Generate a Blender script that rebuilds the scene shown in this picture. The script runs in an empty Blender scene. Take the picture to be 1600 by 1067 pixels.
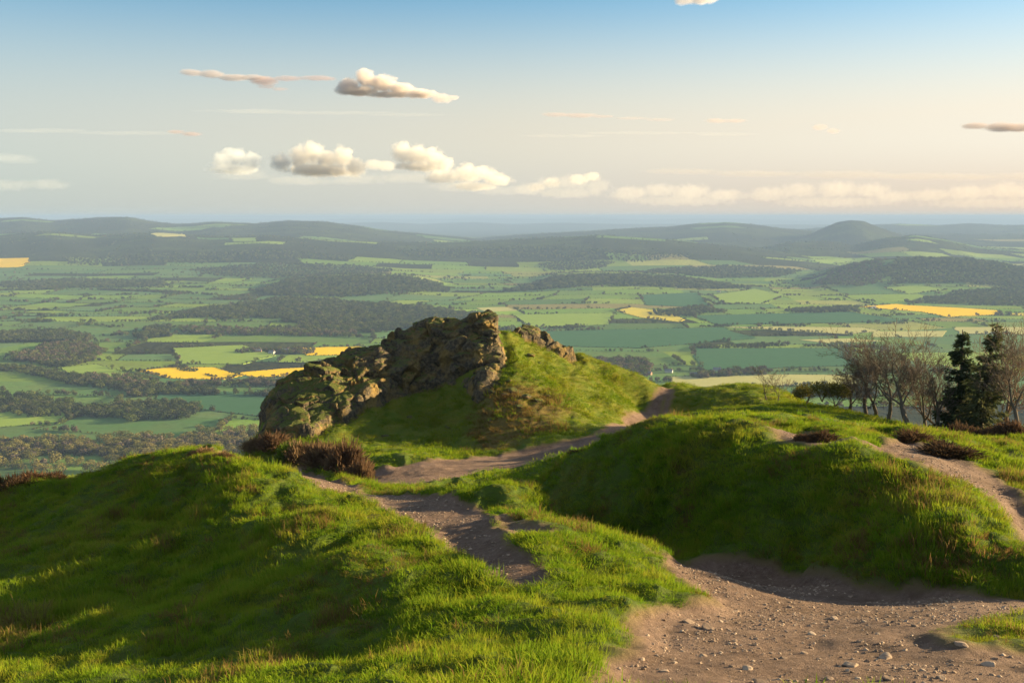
import bpy, bmesh, math, random
import numpy as np
from mathutils import Vector, Matrix

random.seed(11)
RNG = np.random.default_rng(11)
scene = bpy.context.scene
COL = scene.collection
R = math.radians

# ------------------------------------------------------------------ camera frame of the photograph
F = 1556.0          # focal length in pixels of a 1600 wide picture
V0 = 338.0          # eye level row
PITCH = math.atan((533.5 - V0) / F)
CP, SP = math.cos(PITCH), math.sin(PITCH)

def ray(u, v):
    a, b = u - 800.0, 533.5 - v
    return np.array([a, F * CP + b * SP, -F * SP + b * CP])

def at(u, v, D):
    d = ray(u, v)
    return d * (D / d[1])

def plan(u, D):                    # plan position of a bearing at a distance (taken at mid height)
    return ((u - 800.0) / F * D * 1.0, D)

# ------------------------------------------------------------------ noise
def _h(ix, iy, iz, seed):
    with np.errstate(over='ignore'):
        h = (ix.astype(np.uint32) * np.uint32(374761393) + iy.astype(np.uint32) * np.uint32(668265263)
             + iz.astype(np.uint32) * np.uint32(2147483647) + np.uint32(seed * 974711 + 12345))
        h = (h ^ (h >> np.uint32(13))) * np.uint32(1274126177)
        h = (h ^ (h >> np.uint32(16))) * np.uint32(2246822519)
        h = h ^ (h >> np.uint32(15))
    return h.astype(np.float64) / 4294967295.0

def _i(a):
    return np.floor(a).astype(np.int64) & 0xffffffff

def vnoise(x, y, z=None, seed=0):
    x = np.asarray(x, float); y = np.asarray(y, float)
    z = np.zeros_like(x) if z is None else np.asarray(z, float)
    x0, y0, z0 = np.floor(x), np.floor(y), np.floor(z)
    fx, fy, fz = x - x0, y - y0, z - z0
    sx, sy, sz = [f * f * f * (f * (f * 6 - 15) + 10) for f in (fx, fy, fz)]
    out = 0
    for dx in (0, 1):
        wx = sx if dx else 1 - sx
        for dy in (0, 1):
            wy = sy if dy else 1 - sy
            for dz in (0, 1):
                wz = sz if dz else 1 - sz
                out = out + wx * wy * wz * _h(_i(x0 + dx), _i(y0 + dy), _i(z0 + dz), seed)
    return out * 2 - 1

def vnoise2(x, y, seed=0):
    x = np.asarray(x, float); y = np.asarray(y, float)
    x0, y0 = np.floor(x), np.floor(y)
    fx, fy = x - x0, y - y0
    sx, sy = [f * f * f * (f * (f * 6 - 15) + 10) for f in (fx, fy)]
    z = np.zeros_like(x0).astype(np.int64)
    g = lambda dx, dy: _h(_i(x0 + dx), _i(y0 + dy), z, seed)
    return ((g(0, 0) * (1 - sx) + g(1, 0) * sx) * (1 - sy) + (g(0, 1) * (1 - sx) + g(1, 1) * sx) * sy) * 2 - 1

def fbm(x, y, s, octv=4, seed=0, gain=0.5):
    out, a, tot = 0, 1.0, 0
    for k in range(octv):
        c, sn = math.cos(k * 1.1 + .4), math.sin(k * 1.1 + .4)
        out = out + a * vnoise2((x * c - y * sn) / s + k * 17.3, (x * sn + y * c) / s - k * 9.1, seed + k)
        tot += a; a *= gain; s *= 0.5
    return out / tot

def fbm3(x, y, z, s, octv=4, seed=0, gain=0.5):
    out, a, tot = 0, 1.0, 0
    for k in range(octv):
        out = out + a * vnoise(x / s + k * 17.3, y / s - k * 9.1, z / s + k * 5.7, seed + k)
        tot += a; a *= gain; s *= 0.5
    return out / tot

def worley3(x, y, z, seed=0):
    x0, y0, z0 = np.floor(x), np.floor(y), np.floor(z)
    d1 = np.full(x.shape, 9.0); d2 = np.full(x.shape, 9.0); idr = np.zeros(x.shape); fac = np.zeros(x.shape)
    for dx in (-1, 0, 1):
        for dy in (-1, 0, 1):
            for dz in (-1, 0, 1):
                ix, iy, iz = _i(x0 + dx), _i(y0 + dy), _i(z0 + dz)
                px = x0 + dx + _h(ix, iy, iz, seed); py = y0 + dy + _h(ix, iy, iz, seed + 1); pz = z0 + dz + _h(ix, iy, iz, seed + 2)
                d = np.sqrt((px - x) ** 2 + (py - y) ** 2 + (pz - z) ** 2)
                rid = _h(ix, iy, iz, seed + 3)
                closer = d < d1
                d2 = np.where(closer, d1, np.minimum(d2, d))
                idr = np.where(closer, rid, idr)
                g = [(_h(ix, iy, iz, seed + 4 + q) - .5) * 2 for q in range(3)]
                fac = np.where(closer, (x - px) * g[0] + (y - py) * g[1] + (z - pz) * g[2], fac)
                d1 = np.where(closer, d, d1)
    return d1, d2, idr, fac

def sstep(a, b, x):
    t = np.clip((np.asarray(x, float) - a) / (b - a), 0, 1)
    return t * t * (3 - 2 * t)

# ------------------------------------------------------------------ polygons in plan
def sdist(poly, x, y):
    """signed distance to a plan polygon, positive inside"""
    P = np.asarray(poly, float); Q = np.roll(P, -1, 0)
    d = np.full(x.shape, 1e9); ins = np.zeros(x.shape, bool)
    for (ax, ay), (bx, by) in zip(P, Q):
        ex, ey = bx - ax, by - ay
        t = np.clip(((x - ax) * ex + (y - ay) * ey) / (ex * ex + ey * ey + 1e-12), 0, 1)
        d = np.minimum(d, np.hypot(x - ax - t * ex, y - ay - t * ey))
        c = (ay > y) != (by > y)
        xi = ax + (y - ay) * ex / (ey if abs(ey) > 1e-12 else 1e-12)
        ins ^= c & (x < xi)
    return np.where(ins, d, -d)

# ------------------------------------------------------------------ mesh helpers
def set_props(o, label=None, cat=None, group=None, kind=None):
    if label: o['label'] = label
    if cat: o['category'] = cat
    if group: o['group'] = group
    if kind: o['kind'] = kind
    return o

def raw_mesh(name, V, faces_flat, counts, smooth=True, attrs=None, fattrs=None):
    me = bpy.data.meshes.new(name)
    V = np.asarray(V, np.float32)
    me.vertices.add(len(V)); me.vertices.foreach_set('co', V.ravel())
    faces_flat = np.asarray(faces_flat, np.int32).ravel(); counts = np.asarray(counts, np.int32)
    me.loops.add(len(faces_flat)); me.loops.foreach_set('vertex_index', faces_flat)
    me.polygons.add(len(counts))
    st = np.zeros(len(counts), np.int32); st[1:] = np.cumsum(counts)[:-1]
    me.polygons.foreach_set('loop_start', st)
    me.update(calc_edges=True)
    me.polygons.foreach_set('use_smooth', np.full(len(counts), smooth))
    for k, a in (attrs or {}).items():
        a = np.asarray(a, np.float32)
        if a.ndim == 1:
            at_ = me.attributes.new(k, 'FLOAT', 'POINT'); at_.data.foreach_set('value', a)
        else:
            at_ = me.attributes.new(k, 'FLOAT_VECTOR', 'POINT'); at_.data.foreach_set('vector', a.ravel())
    for k, a in (fattrs or {}).items():
        a = np.asarray(a, np.float32)
        if a.ndim == 1:
            at_ = me.attributes.new(k, 'FLOAT', 'FACE'); at_.data.foreach_set('value', a)
        else:
            at_ = me.attributes.new(k, 'FLOAT_VECTOR', 'FACE'); at_.data.foreach_set('vector', a.ravel())
    return me

def link(name, me, mat=None, parent=None, loc=None):
    o = bpy.data.objects.new(name, me)
    COL.objects.link(o)
    if mat is not None and not me.materials: me.materials.append(mat)
    if parent is not None: o.parent = parent
    if loc is not None: o.location = loc
    return o

def empty(name, loc, rz=0, sc=1.0):
    o = bpy.data.objects.new(name, None); COL.objects.link(o)
    o.empty_display_size = 0.2
    o.location = loc; o.rotation_euler = (0, 0, rz); o.scale = (sc, sc, sc) if not hasattr(sc, '__len__') else sc
    return o

def grid_faces(nr, nc, keep=None):
    i = np.arange((nr - 1) * (nc - 1)); r, c = i // (nc - 1), i % (nc - 1)
    a = r * nc + c
    q = np.stack([a, a + 1, a + nc + 1, a + nc], 1)
    if keep is not None: q = q[keep]
    return q

def box(name, lo, hi):
    x0, y0, z0 = lo; x1, y1, z1 = hi
    V = [(x0,y0,z0),(x1,y0,z0),(x1,y1,z0),(x0,y1,z0),(x0,y0,z1),(x1,y0,z1),(x1,y1,z1),(x0,y1,z1)]
    Fc = [0,3,2,1, 4,5,6,7, 0,1,5,4, 1,2,6,5, 2,3,7,6, 3,0,4,7]
    return raw_mesh(name, V, Fc, [4]*6, False)

# ------------------------------------------------------------------ node helpers
class N:
    def __init__(s, name):
        s.m = bpy.data.materials.new(name); s.m.use_nodes = True
        s.t = s.m.node_tree; s.t.nodes.clear()
        s.out = s.t.nodes.new('ShaderNodeOutputMaterial')
    def n(s, kind, **kw):
        nd = s.t.nodes.new(kind)
        for k, v in kw.items():
            if k.startswith('i_'):
                key = k[2:]
                key = int(key) if key.isdigit() else key.replace('_', ' ')
                nd.inputs[key].default_value = v
            else: setattr(nd, k, v)
        return nd
    def l(s, a, b): s.t.links.new(a, b); return s
    def attr(s, name): return s.n('ShaderNodeAttribute', attribute_name=name)
    def pos(s): return s.n('ShaderNodeNewGeometry').outputs['Position']
    def noise(s, scale, detail=4, rough=.55, vec=None, dist=0.0):
        nd = s.n('ShaderNodeTexNoise', i_Scale=scale, i_Detail=detail, i_Roughness=rough, i_Distortion=dist)
        s.l(vec if vec is not None else s.pos(), nd.inputs['Vector']); return nd.outputs['Fac']
    def ramp(s, fac, stops):
        nd = s.n('ShaderNodeValToRGB'); e = nd.color_ramp.elements
        while len(e) < len(stops): e.new(.5)
        for el, (p, c) in zip(e, stops):
            el.position = p; el.color = (*c, 1) if hasattr(c, '__len__') else (c, c, c, 1)
        s.l(fac, nd.inputs['Fac']); return nd.outputs['Color']
    def mix(s, fac, a, b, mode='MIX'):
        nd = s.n('ShaderNodeMix', data_type='RGBA', blend_type=mode)
        for k, x in ((0, fac), (6, a), (7, b)):
            if hasattr(x, 'is_output'): s.l(x, nd.inputs[k])
            elif hasattr(x, '__len__'): nd.inputs[k].default_value = (*x, 1)
            else: nd.inputs[k].default_value = x
        return nd.outputs[2]
    def math(s, op, a, b=0.0, c=None):
        nd = s.n('ShaderNodeMath', operation=op)
        for k, x in enumerate((a, b) if c is None else (a, b, c)):
            if hasattr(x, 'is_output'): s.l(x, nd.inputs[k])
            else: nd.inputs[k].default_value = x
        return nd.outputs[0]
    def bump(s, h, strength, dist=0.1):
        nd = s.n('ShaderNodeBump', i_Strength=strength, i_Distance=dist)
        s.l(h, nd.inputs['Height']); return nd.outputs['Normal']
    def principled(s, col, rough=.9, normal=None, spec=.2):
        nd = s.n('ShaderNodeBsdfPrincipled', i_Roughness=rough)
        nd.inputs['Specular IOR Level'].default_value = spec
        if hasattr(col, 'is_output'): s.l(col, nd.inputs['Base Color'])
        else: nd.inputs['Base Color'].default_value = (*col, 1)
        if normal is not None: s.l(normal, nd.inputs['Normal'])
        s.l(nd.outputs[0], s.out.inputs['Surface']); return nd
    def leafy(s, col, trans=.35, tcol=None):
        d = s.n('ShaderNodeBsdfDiffuse'); t = s.n('ShaderNodeBsdfTranslucent'); m = s.n('ShaderNodeMixShader', i_0=trans)
        s.l(col, d.inputs['Color']); s.l(tcol if tcol is not None else col, t.inputs['Color'])
        s.l(d.outputs[0], m.inputs[1]); s.l(t.outputs[0], m.inputs[2]); s.l(m.outputs[0], s.out.inputs['Surface'])

# ================================================================== THE HILLTOP
# measured points of the ground: picture column, picture row, estimated distance
CTRL = [
 # path at the feet of the camera
 (1000,1067,7.5),(1300,1067,7.5),(1600,1067,7.6),(900,1067,7.5),(800,1067,7.6),(1150,1000,9.4),(1400,1000,9.3),(1600,985,9.8),
 (1000,1000,9.4),(1150,940,12),(1350,945,11.8),(1550,940,11.8),
 # left mound: front foot
 (700,1067,7.9),(500,1067,8.7),(300,1067,9.8),(0,1067,11.3),(850,985,10.2),(700,985,10.6),(500,1000,11.2),(250,1000,12.35),(0,1000,14.1),
 (700,925,12.2),(600,900,13.3),
 # left mound: crest from top left down to the right
 (270,708,26),(340,728,23.5),(400,748,21.2),(480,800,17.3),(560,868,14.2),(620,912,12.6),
 # left face
 (300,800,21.6),(300,870,18.1),(300,930,15.1),(150,800,22.6),(150,880,18.7),(0,880,19.6),(450,900,14.85),(430,840,17.3),(0,820,24.5),(150,748,26.5),(0,772,28.5),(80,758,27.5),
 (200,722,27.0),
 # gully and the bank of the left path
 (520,800,18.6),(590,846,16.0),(650,888,14.0),(640,808,17.6),(740,872,13.6),(560,770,21.5),(850,912,12),
 # left path
 (800,880,12.8),(700,830,15.6),(600,782,19.6),(530,757,22.5),(460,738,25),(400,722,27.5),(350,712,29),(700,772,20.6),(740,800,17.6),(800,850,13.9),
 # central wedge
 (640,768,22.2),(760,785,18.6),(830,770,19.6),(930,825,16.4),(1010,872,14.2),(1090,930,12.1),(950,905,12.6),(880,850,14.4),
 # far path behind the wedge
 (1045,868,19.2),(1100,885,17.2),(1200,910,14.6),(1000,862,20.5),
 # right mound foot and face
 (1250,893,16.6),(1400,915,14.2),(1550,918,13.2),(1600,915,13.2),(850,785,23.0),(930,828,21.8),
 (1200,830,17.9),(1200,760,18.9),(1400,840,15.4),(1400,770,17.0),(1050,800,20.2),(1520,850,14.4),(1000,770,21.2),
 # right mound crest
 (830,765,24.0),(900,715,24.2),(1000,686,22.8),(1100,678,21.6),(1200,679,20.6),(1300,690,19.8),(1400,703,19.0),(1470,735,17.6),(1530,772,16.4),(1580,830,15.2),
 # top right path and banks
 (1400,690,22),(1480,712,20.5),(1560,745,18.8),(1600,765,18.2),(1600,830,16.2),(1600,710,23),(1500,690,27),(1260,682,22.5),(1330,690,21),
 # lit hill behind
 (1100,668,33),(1150,640,48),(1130,603,68),(1065,600,80),(1180,601,68),(1230,622,62),(1300,643,57),(1400,660,52),(1260,660,38),(1380,676,36),
 (1400,683,30),(1400,673,40),(1500,686,36),(1600,699,30),(1320,682,28),(1320,669,42),(1600,694,36),(1680,706,30),(1700,690,44),(1460,690,25),
 (1440,675,48),(1520,680,46),(1600,690,42),(1060,650,50),(1080,625,64),
 # saddle
 (820,750,36),(700,740,39),(620,748,37),(700,715,46),(600,712,46),(850,712,45),(900,692,49),(980,662,59),(1030,625,71),(1046,601,79),(760,765,34),
 # crag
 (560,697,52),(640,695,52),(720,697,51),(480,698,51),(400,692,55),
 (405,665,58.5),(415,640,60),(480,590,61.5),(560,552,62.5),(588,545,62.5),(610,546,63),(660,521,64.5),(720,505,65),(765,500,64),(776,520,63.2),
 (600,562,60.6),(570,610,57.6),(520,655,55),(590,590,59.6),
 (640,645,57.2),(640,600,60.2),(690,612,59.6),(690,585,61.2),(600,650,55.8),(700,660,56),
 (745,562,60.2),(742,600,57.8),(752,640,55),(765,690,51),
 (795,522,67),(830,520,67.5),(880,545,67),(902,556,67),(960,575,67),(1000,590,67),(1020,603,69),
 (850,582,62),(900,640,56.5),(950,622,61),(850,675,51.5),(800,640,54.5),(1000,632,65),(820,560,63),
]
pts = [at(*c) for c in CTRL]
# ground that the photograph does not see: under the camera, behind the crests, the falling flanks
pts += [np.array(p, float) for p in [
 (0,0,-1.75),(4,1,-1.9),(-5,1,-2.6),(9,3,-3.0),(-10,4,-5.5),(14,8,-5.0),(18,14,-7.0),(24,20,-10.5),(34,30,-16),(48,50,-23),(30,70,-17.5),(45,75,-22),(62,90,-34),
 (-16,16,-9.2),(-22,24,-13.5),(-30,32,-20),(-14,38,-14.5),(-22,48,-21),(-36,50,-32),(-12,31,-10.2),
 (-22,62,-22),(-20,75,-26),(-10,74,-13.5),(-4,76,-13.5),(5,78,-15.5),(-5,92,-27),(10,95,-27),(25,95,-28),(40,110,-40),(0,120,-45),(-25,100,-45),(-45,80,-48),
 (16,86,-20.5),(20,74,-16.5),(2.2,28.5,-8.7),(1.0,19.5,-6.3),(-9.5,33,-10.4),(-16,58,-16.5),(22,60,-14.2),(20,32,-9.0),(17,22,-6.6),
]]
PT = np.array(pts)

def tps_fit(P, lam=0.02):
    n = len(P); x, y = P[:, 0], P[:, 1]
    r2 = (x[:, None] - x) ** 2 + (y[:, None] - y) ** 2 + 1e-9
    K = 0.5 * r2 * np.log(r2)
    K[np.arange(n), np.arange(n)] = lam * np.maximum(1, P[:, 1] / 15) ** 1
    A = np.zeros((n + 3, n + 3)); A[:n, :n] = K
    A[:n, n] = 1; A[:n, n + 1] = x; A[:n, n + 2] = y; A[n:, :n] = A[:n, n:].T
    b = np.zeros(n + 3); b[:n] = P[:, 2]
    return np.linalg.solve(A, b)
TW = tps_fit(PT)

def tps(x, y):
    x = np.asarray(x, float); y = np.asarray(y, float); sh = x.shape
    xf, yf = x.ravel(), y.ravel(); out = TW[-3] + TW[-2] * xf + TW[-1] * yf
    for k in range(0, len(xf), 40000):
        s = slice(k, k + 40000)
        r2 = (xf[s, None] - PT[:, 0]) ** 2 + (yf[s, None] - PT[:, 1]) ** 2 + 1e-9
        out[s] += (0.5 * r2 * np.log(r2)) @ TW[:-3]
    return out.reshape(sh)

def unproject(u, v, dmin=4.0):
    """where the sight line through a picture point meets the smooth ground"""
    D = np.geomspace(dmin, 100, 500); d = ray(u, v)
    x = d[0] / d[1] * D; z = d[2] / d[1] * D
    g = tps(x, D) - z
    k = np.argmax(g > 0) if (g > 0).any() else int(np.argmax(g))
    return (x[k], D[k])

# ---- bare ground (paths): outlines as seen, carried onto the ground
PATHS = [
 [(940,1090),(975,1010),(1010,965),(1060,945),(1105,938),(1090,915),(1050,885),(1030,868),(1100,874),(1180,886),(1260,898),(1340,912),(1420,925),(1600,930),(1680,935),(1680,1090)],
 [(350,716),(430,706),(500,742),(560,762),(640,768),(705,772),(750,790),(775,815),(805,850),(830,872),(862,905),(840,910),(790,890),(740,868),(690,838),(640,812),(595,788),(555,768),(500,756),(440,738)],
 [(585,742),(640,732),(700,722),(780,714),(840,706),(900,694),(950,680),(985,664),(1008,645),(1022,620),(1030,600),(1058,598),(1052,622),(1040,645),(1015,662),(975,680),(930,696),(880,708),(820,722),(760,738),(700,750),(640,760),(590,764)],
 [(1340,691),(1415,690),(1470,704),(1520,724),(1560,742),(1590,765),(1610,800),(1625,850),(1600,850),(1580,810),(1560,778),(1530,755),(1490,738),(1450,720),(1390,703)],
 [(1210,680),(1260,676),(1320,688),(1300,694),(1240,688)],
 [(772,803),(800,810),(836,826),(842,836),(812,836),(785,824)],
 [(855,952),(885,948),(905,958),(880,968),(858,964)],
 [(1510,700),(1560,704),(1600,714),(1600,724),(1540,712)],
]
PATHW = [[unproject(u, v, 33.0 if k == 2 else 4.0) for u, v in P] for k, P in enumerate(PATHS)]
GRASS_ISLE = [unproject(u, v) for u, v in [(1455,985),(1500,962),(1560,950),(1640,945),(1680,1015),(1600,1018),(1540,1010),(1480,1000)]]
# central strip between the wheel ruts at the top of the far track
RUT_ISLE = [unproject(u, v) for u, v in [(1010,668),(1030,640),(1037,618),(1042,618),(1036,645),(1022,668)]]

def path_mask(x, y):
    nz = fbm(x, y, 1.3, 3, 5) * 0.32 + fbm(x, y, .35, 2, 8) * 0.12
    m = np.zeros(np.shape(x))
    for k, P in enumerate(PATHW):
        a = np.array(P)
        bb = (x > a[:, 0].min() - 2) & (x < a[:, 0].max() + 2) & (y > a[:, 1].min() - 2) & (y < a[:, 1].max() + 2)
        if not bb.any(): continue
        sd = sdist(P, x[bb], y[bb]) + nz[bb] * (1.0 if k in (0, 2) else .8) + (1.3 * sstep(67, 56, y[bb]) * sstep(36, 44, y[bb]) + .15 * sstep(46, 42, y[bb]) - .10 if k == 2 else 0)
        w = .35 if k == 0 else .25 if k == 1 else .45
        m[bb] = np.maximum(m[bb], sstep(-w, w, sd) * (1.0 if k != 2 else .92))
    i = sstep(-.35, .45, sdist(GRASS_ISLE, x, y) + nz * 1.2) * .85
    i2 = sstep(-.2, .2, sdist(RUT_ISLE, x, y) + nz * .3) * .8
    return m * (1 - i) * (1 - i2)

SAD = np.array([unproject(u, v) for u, v in [(600,752),(850,712),(1000,660)]])

def relief(x, y, pm):
    """tussocks, hollows and stony roughness on top of the smooth ground"""
    D = np.hypot(x, y)
    amp = np.clip(D / 16, .6, 2.2) * (1 - .55 * sstep(42, 52, D))
    b = fbm(x, y, 3.2, 3, 21) * .20 + fbm(x + 3, y, 1.1, 3, 31) * .15 * amp ** .5
    t = np.abs(fbm(x, y + 9, .62, 2, 41)); b = b + (0.30 - t) * .20 * amp ** .7
    # little terraces that run along the slope
    b = b + fbm(x - 5, y + 2, .42, 2, 47) * .05 * amp ** .7
    g = (1 - pm)
    st = fbm(x, y, .5, 3, 51) * .03 * pm + fbm(x, y, 1.4, 2, 55) * .06 * pm
    return b * (g * .9 + .06) - .10 * pm + st

def tz(x, y, pm=None):
    x = np.asarray(x, float); y = np.asarray(y, float)
    if pm is None: pm = path_mask(x, y)
    return tps(x, y) + relief(x, y, pm)

# ---- rock areas in plan (column, distance)
ROCK_A = [plan(*p) for p in [(400,52.5),(440,52.2),(480,52.8),(520,54.2),(565,56.2),(610,58.2),(640,59.4),(668,60.4),(700,60.6),(722,58.6),(738,56.2),(756,56.4),(778,57.6),(796,59.6),(800,62),(797,64.4),(775,67),(720,68.5),(660,68),(610,67),(560,67),(480,66),(415,64),(385,60),(388,55)]]
ROCK_B = [plan(*p) for p in [(781,65.6),(810,65.2),(840,65.4),(880,65.8),(912,66.4),(905,68.5),(860,70),(810,70),(782,69)]]
HOLLOW_ROCK = [plan(*p) for p in [(735,56.4),(760,54.2),(800,53.6),(850,54.6),(858,56.4),(820,57.4),(780,58.6),(745,58.6)]]

def rock_mask(x, y):
    nz = fbm(x, y, 1.6, 3, 71) * .55
    return np.maximum(sstep(-.3, .3, sdist(ROCK_A, x, y) + nz), sstep(-.3, .3, sdist(ROCK_B, x, y) + nz * .6))

def rough_mask(x, y):
    nz = fbm(x, y, 2.2, 3, 77) * 1.2
    a = [plan(*p) for p in [(742,49.5),(790,49.5),(850,52),(895,55),(870,57.5),(810,58.5),(752,56.5),(738,54)]]
    return sstep(-1.2, .8, sdist(a, x, y) + nz)

# polar grid of the ground
rowsD = np.concatenate([np.linspace(1.2, 5, 24, endpoint=False), np.geomspace(5, 140, 470)])
colsT = np.tan(np.linspace(-R(50), R(50), 760))
DD, TT = np.meshgrid(rowsD, colsT, indexing='ij')
GX, GY = DD * TT, DD * 1.0
PM = path_mask(GX, GY); RM = rock_mask(GX, GY); RO = rough_mask(GX, GY)
GZ = tps(GX, GY) + relief(GX, GY, PM) - RM * .55
GDRY = np.clip(fbm(GX, GY, 5, 4, 91) * .9 + .35, 0, 1)
GV = np.stack([GX, GY, GZ], -1).reshape(-1, 3)

def mat_ground():
    s = N('hill_turf')
    pm = s.attr('path').outputs['Fac']; rg = s.attr('rough').outputs['Fac']
    n1, n2, n3 = s.noise(1.1, 5), s.noise(9, 4), s.noise(70, 3, .7)
    green = s.ramp(n1, [(.3, (.060, .100, .012)), (.55, (.090, .130, .018)), (.75, (.13, .130, .030))])
    green = s.mix(s.ramp(n2, [(.45, 0.0), (.75, .6)]), green, (.06, .06, .02))
    green = s.mix(s.math('MULTIPLY', rg, .75), green, (.16, .10, .035))
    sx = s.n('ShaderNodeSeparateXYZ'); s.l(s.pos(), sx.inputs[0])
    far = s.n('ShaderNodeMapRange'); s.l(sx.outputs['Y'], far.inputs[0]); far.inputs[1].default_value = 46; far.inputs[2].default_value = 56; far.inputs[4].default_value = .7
    green = s.mix(s.math('MULTIPLY', far.outputs[0], s.math('SUBTRACT', 1.0, rg)), green, s.ramp(n1, [(.35, (.085, .12, .010)), (.6, (.145, .14, .018))]))  # sunlit olive-gold of the knoll put into the ground colour as well
    dirt = s.ramp(n2, [(.3, (.105, .066, .050)), (.5, (.165, .105, .080)), (.7, (.23, .155, .120))])
    dirt = s.mix(s.ramp(n3, [(.38, .75), (.52, 0.0)]), dirt, (.10, .072, .056))
    dirt = s.mix(s.ramp(n3, [(.60, 0.0), (.70, .8)]), dirt, (.40, .32, .26))
    edge = s.mix(s.ramp(pm, [(.12, 0.0), (.4, 1.0)]), green, (.17, .125, .065))
    dirt = s.mix(s.ramp(s.noise(.45, 5, .65), [(.4, 0.0), (.62, .55)]), dirt, (.26, .178, .140))
    dirt = s.mix(s.ramp(s.noise(1.7, 4, .7), [(.52, 0.0), (.66, .6)]), dirt, (.105, .068, .048))
    col = s.mix(s.ramp(pm, [(.42, 0.0), (.72, 1.0)]), edge, dirt)
    h = s.math('ADD', s.math('MULTIPLY', n3, .6), n2)
    s.principled(col, .95, s.bump(h, .9, .09), .1)
    return s.m
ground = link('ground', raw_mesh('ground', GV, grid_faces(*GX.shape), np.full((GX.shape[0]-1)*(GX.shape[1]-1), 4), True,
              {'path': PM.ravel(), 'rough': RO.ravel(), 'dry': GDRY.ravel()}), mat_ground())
set_props(ground, kind='structure')

# ================================================================== ROCK
def mat_rock():
    s = N('lichened_rock')
    n1, n2, n3 = s.noise(.9, 5, .6), s.noise(5, 5, .65), s.noise(22, 4, .7)
    c = s.ramp(n2, [(.28, (.032, .028, .025)), (.48, (.080, .064, .046)), (.7, (.20, .15, .09))])
    c = s.mix(s.ramp(n1, [(.46, 0.0), (.62, .7)]), c, (.27, .175, .05))       # ochre lichen
    c = s.mix(s.ramp(n3, [(.63, 0.0), (.73, .7)]), c, (.34, .30, .23))
    nz = s.n('ShaderNodeSeparateXYZ'); s.l(s.n('ShaderNodeNewGeometry').outputs['Normal'], nz.inputs[0])
    up = s.math('ADD', s.math('ADD', nz.outputs['Z'], s.math('MULTIPLY', s.math('SUBTRACT', n2, .5), 1.1)), s.math('MULTIPLY', s.attr('turf').outputs['Fac'], .24))
    c = s.mix(s.ramp(up, [(.74, 0.0), (.92, .95)]), c, (.080, .095, .020))       # grass and moss on the ledges
    s.principled(c, .92, s.bump(s.math('ADD', n2, s.math('MULTIPLY', n3, .5)), .8, .25), .15)
    return s.m
M_ROCK = mat_rock()
FLANK = [plan(*p) for p in [(380,52),(480,52),(530,54),(552,57),(560,60.5),(540,63),(480,63),(420,63),(380,62)]]

def rock_patch(name, poly, step, label, lift, amp):
    a = np.array(poly); x0, y0 = a.min(0) - 1.2; x1, y1 = a.max(0) + 1.2
    X, Y = np.meshgrid(np.arange(x0, x1, step), np.arange(y0, y1, step))
    Z = tps(X, Y)
    nz = fbm(X, Y, 1.6, 3, 71) * .55
    sd = sdist(poly, X, Y) + nz * (1 if amp > .6 else .6)
    m = sstep(-.25, .9, sd)
    e = .25
    gx = (tps(X + e, Y) - tps(X - e, Y)) / (2 * e); gy = (tps(X, Y + e) - tps(X, Y - e)) / (2 * e)
    nn = np.sqrt(gx * gx + gy * gy + 1); nx, ny, nzv = -gx / nn, -gy / nn, 1 / nn
    # bedding tilted down to the right
    bx = X * .94 + Z * .34; bz = (Z * .94 - X * .34)
    wx = fbm3(X, Y, Z, 1.6, 3, 5) * .5
    d1, d2, rid, fa = worley3((bx + wx * .5) / 2.8, Y / 2.3, (bz + wx * .5) / 1.5, 3)
    e1, e2, rid2, fb = worley3((bx - wx * .3) / .95, Y / .85, (bz) / .55, 9)
    rd = lambda sc, sd_: 1 - 2 * np.abs(fbm3(bx * .55 + wx * .3, Y, bz * 1.5, sc, 4, sd_, .55))
    blocks = (rid - .58) * .42 * amp + (rid2 - .5) * .24 * amp + fa * .78 * amp + fb * .40 * amp
    blocks = blocks + rd(4.0, 15) * .55 * amp - .2 * amp + rd(.8, 35) * .16 * amp
    blocks = blocks - np.clip(.10 - (d2 - d1), 0, .10) * 1.4 * amp - np.clip(.08 - (e2 - e1), 0, .08) * .8 * amp
    blocks = blocks + fbm3(X * 1.0, Y, Z * 1.6, .35, 3, 25) * .07
    turf = sstep(-1.0, 1.5, sdist(FLANK, X, Y) + fbm(X, Y, 1.8, 3, 75) * 2.2) if amp > .6 else X * 0
    blocks = blocks * (1 - .35 * turf)
    h = (lift + blocks) * m - .55 * (1 - m)
    Vx, Vy, Vz = X + nx * h * 1.0, Y + ny * h * 1.0, Z + nzv * h
    keep_v = sd > -.9
    fq = grid_faces(*X.shape)
    kf = keep_v.ravel()[fq].all(1)
    fq = fq[kf]
    used = np.unique(fq); remap = np.zeros(X.size, np.int64); remap[used] = np.arange(len(used))
    V = np.stack([Vx, Vy, Vz], -1).reshape(-1, 3)[used]
    o = link(name, raw_mesh(name, V, remap[fq], np.full(len(fq), 4), False, {'turf': turf.ravel()[used]}), M_ROCK)
    return set_props(o, label, 'rock')
rock_patch('rock_outcrop', ROCK_A, .065, 'large craggy ochre and grey rock outcrop crowning the middle knoll', .05, .75)
rock_patch('rock_outcrop', ROCK_B, .065, 'low dark jagged rock rib on the knoll skyline behind the grass slope', .15, .5)


# ================================================================== THE PLAIN AND THE FAR HILLS
H = 300.0
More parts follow.
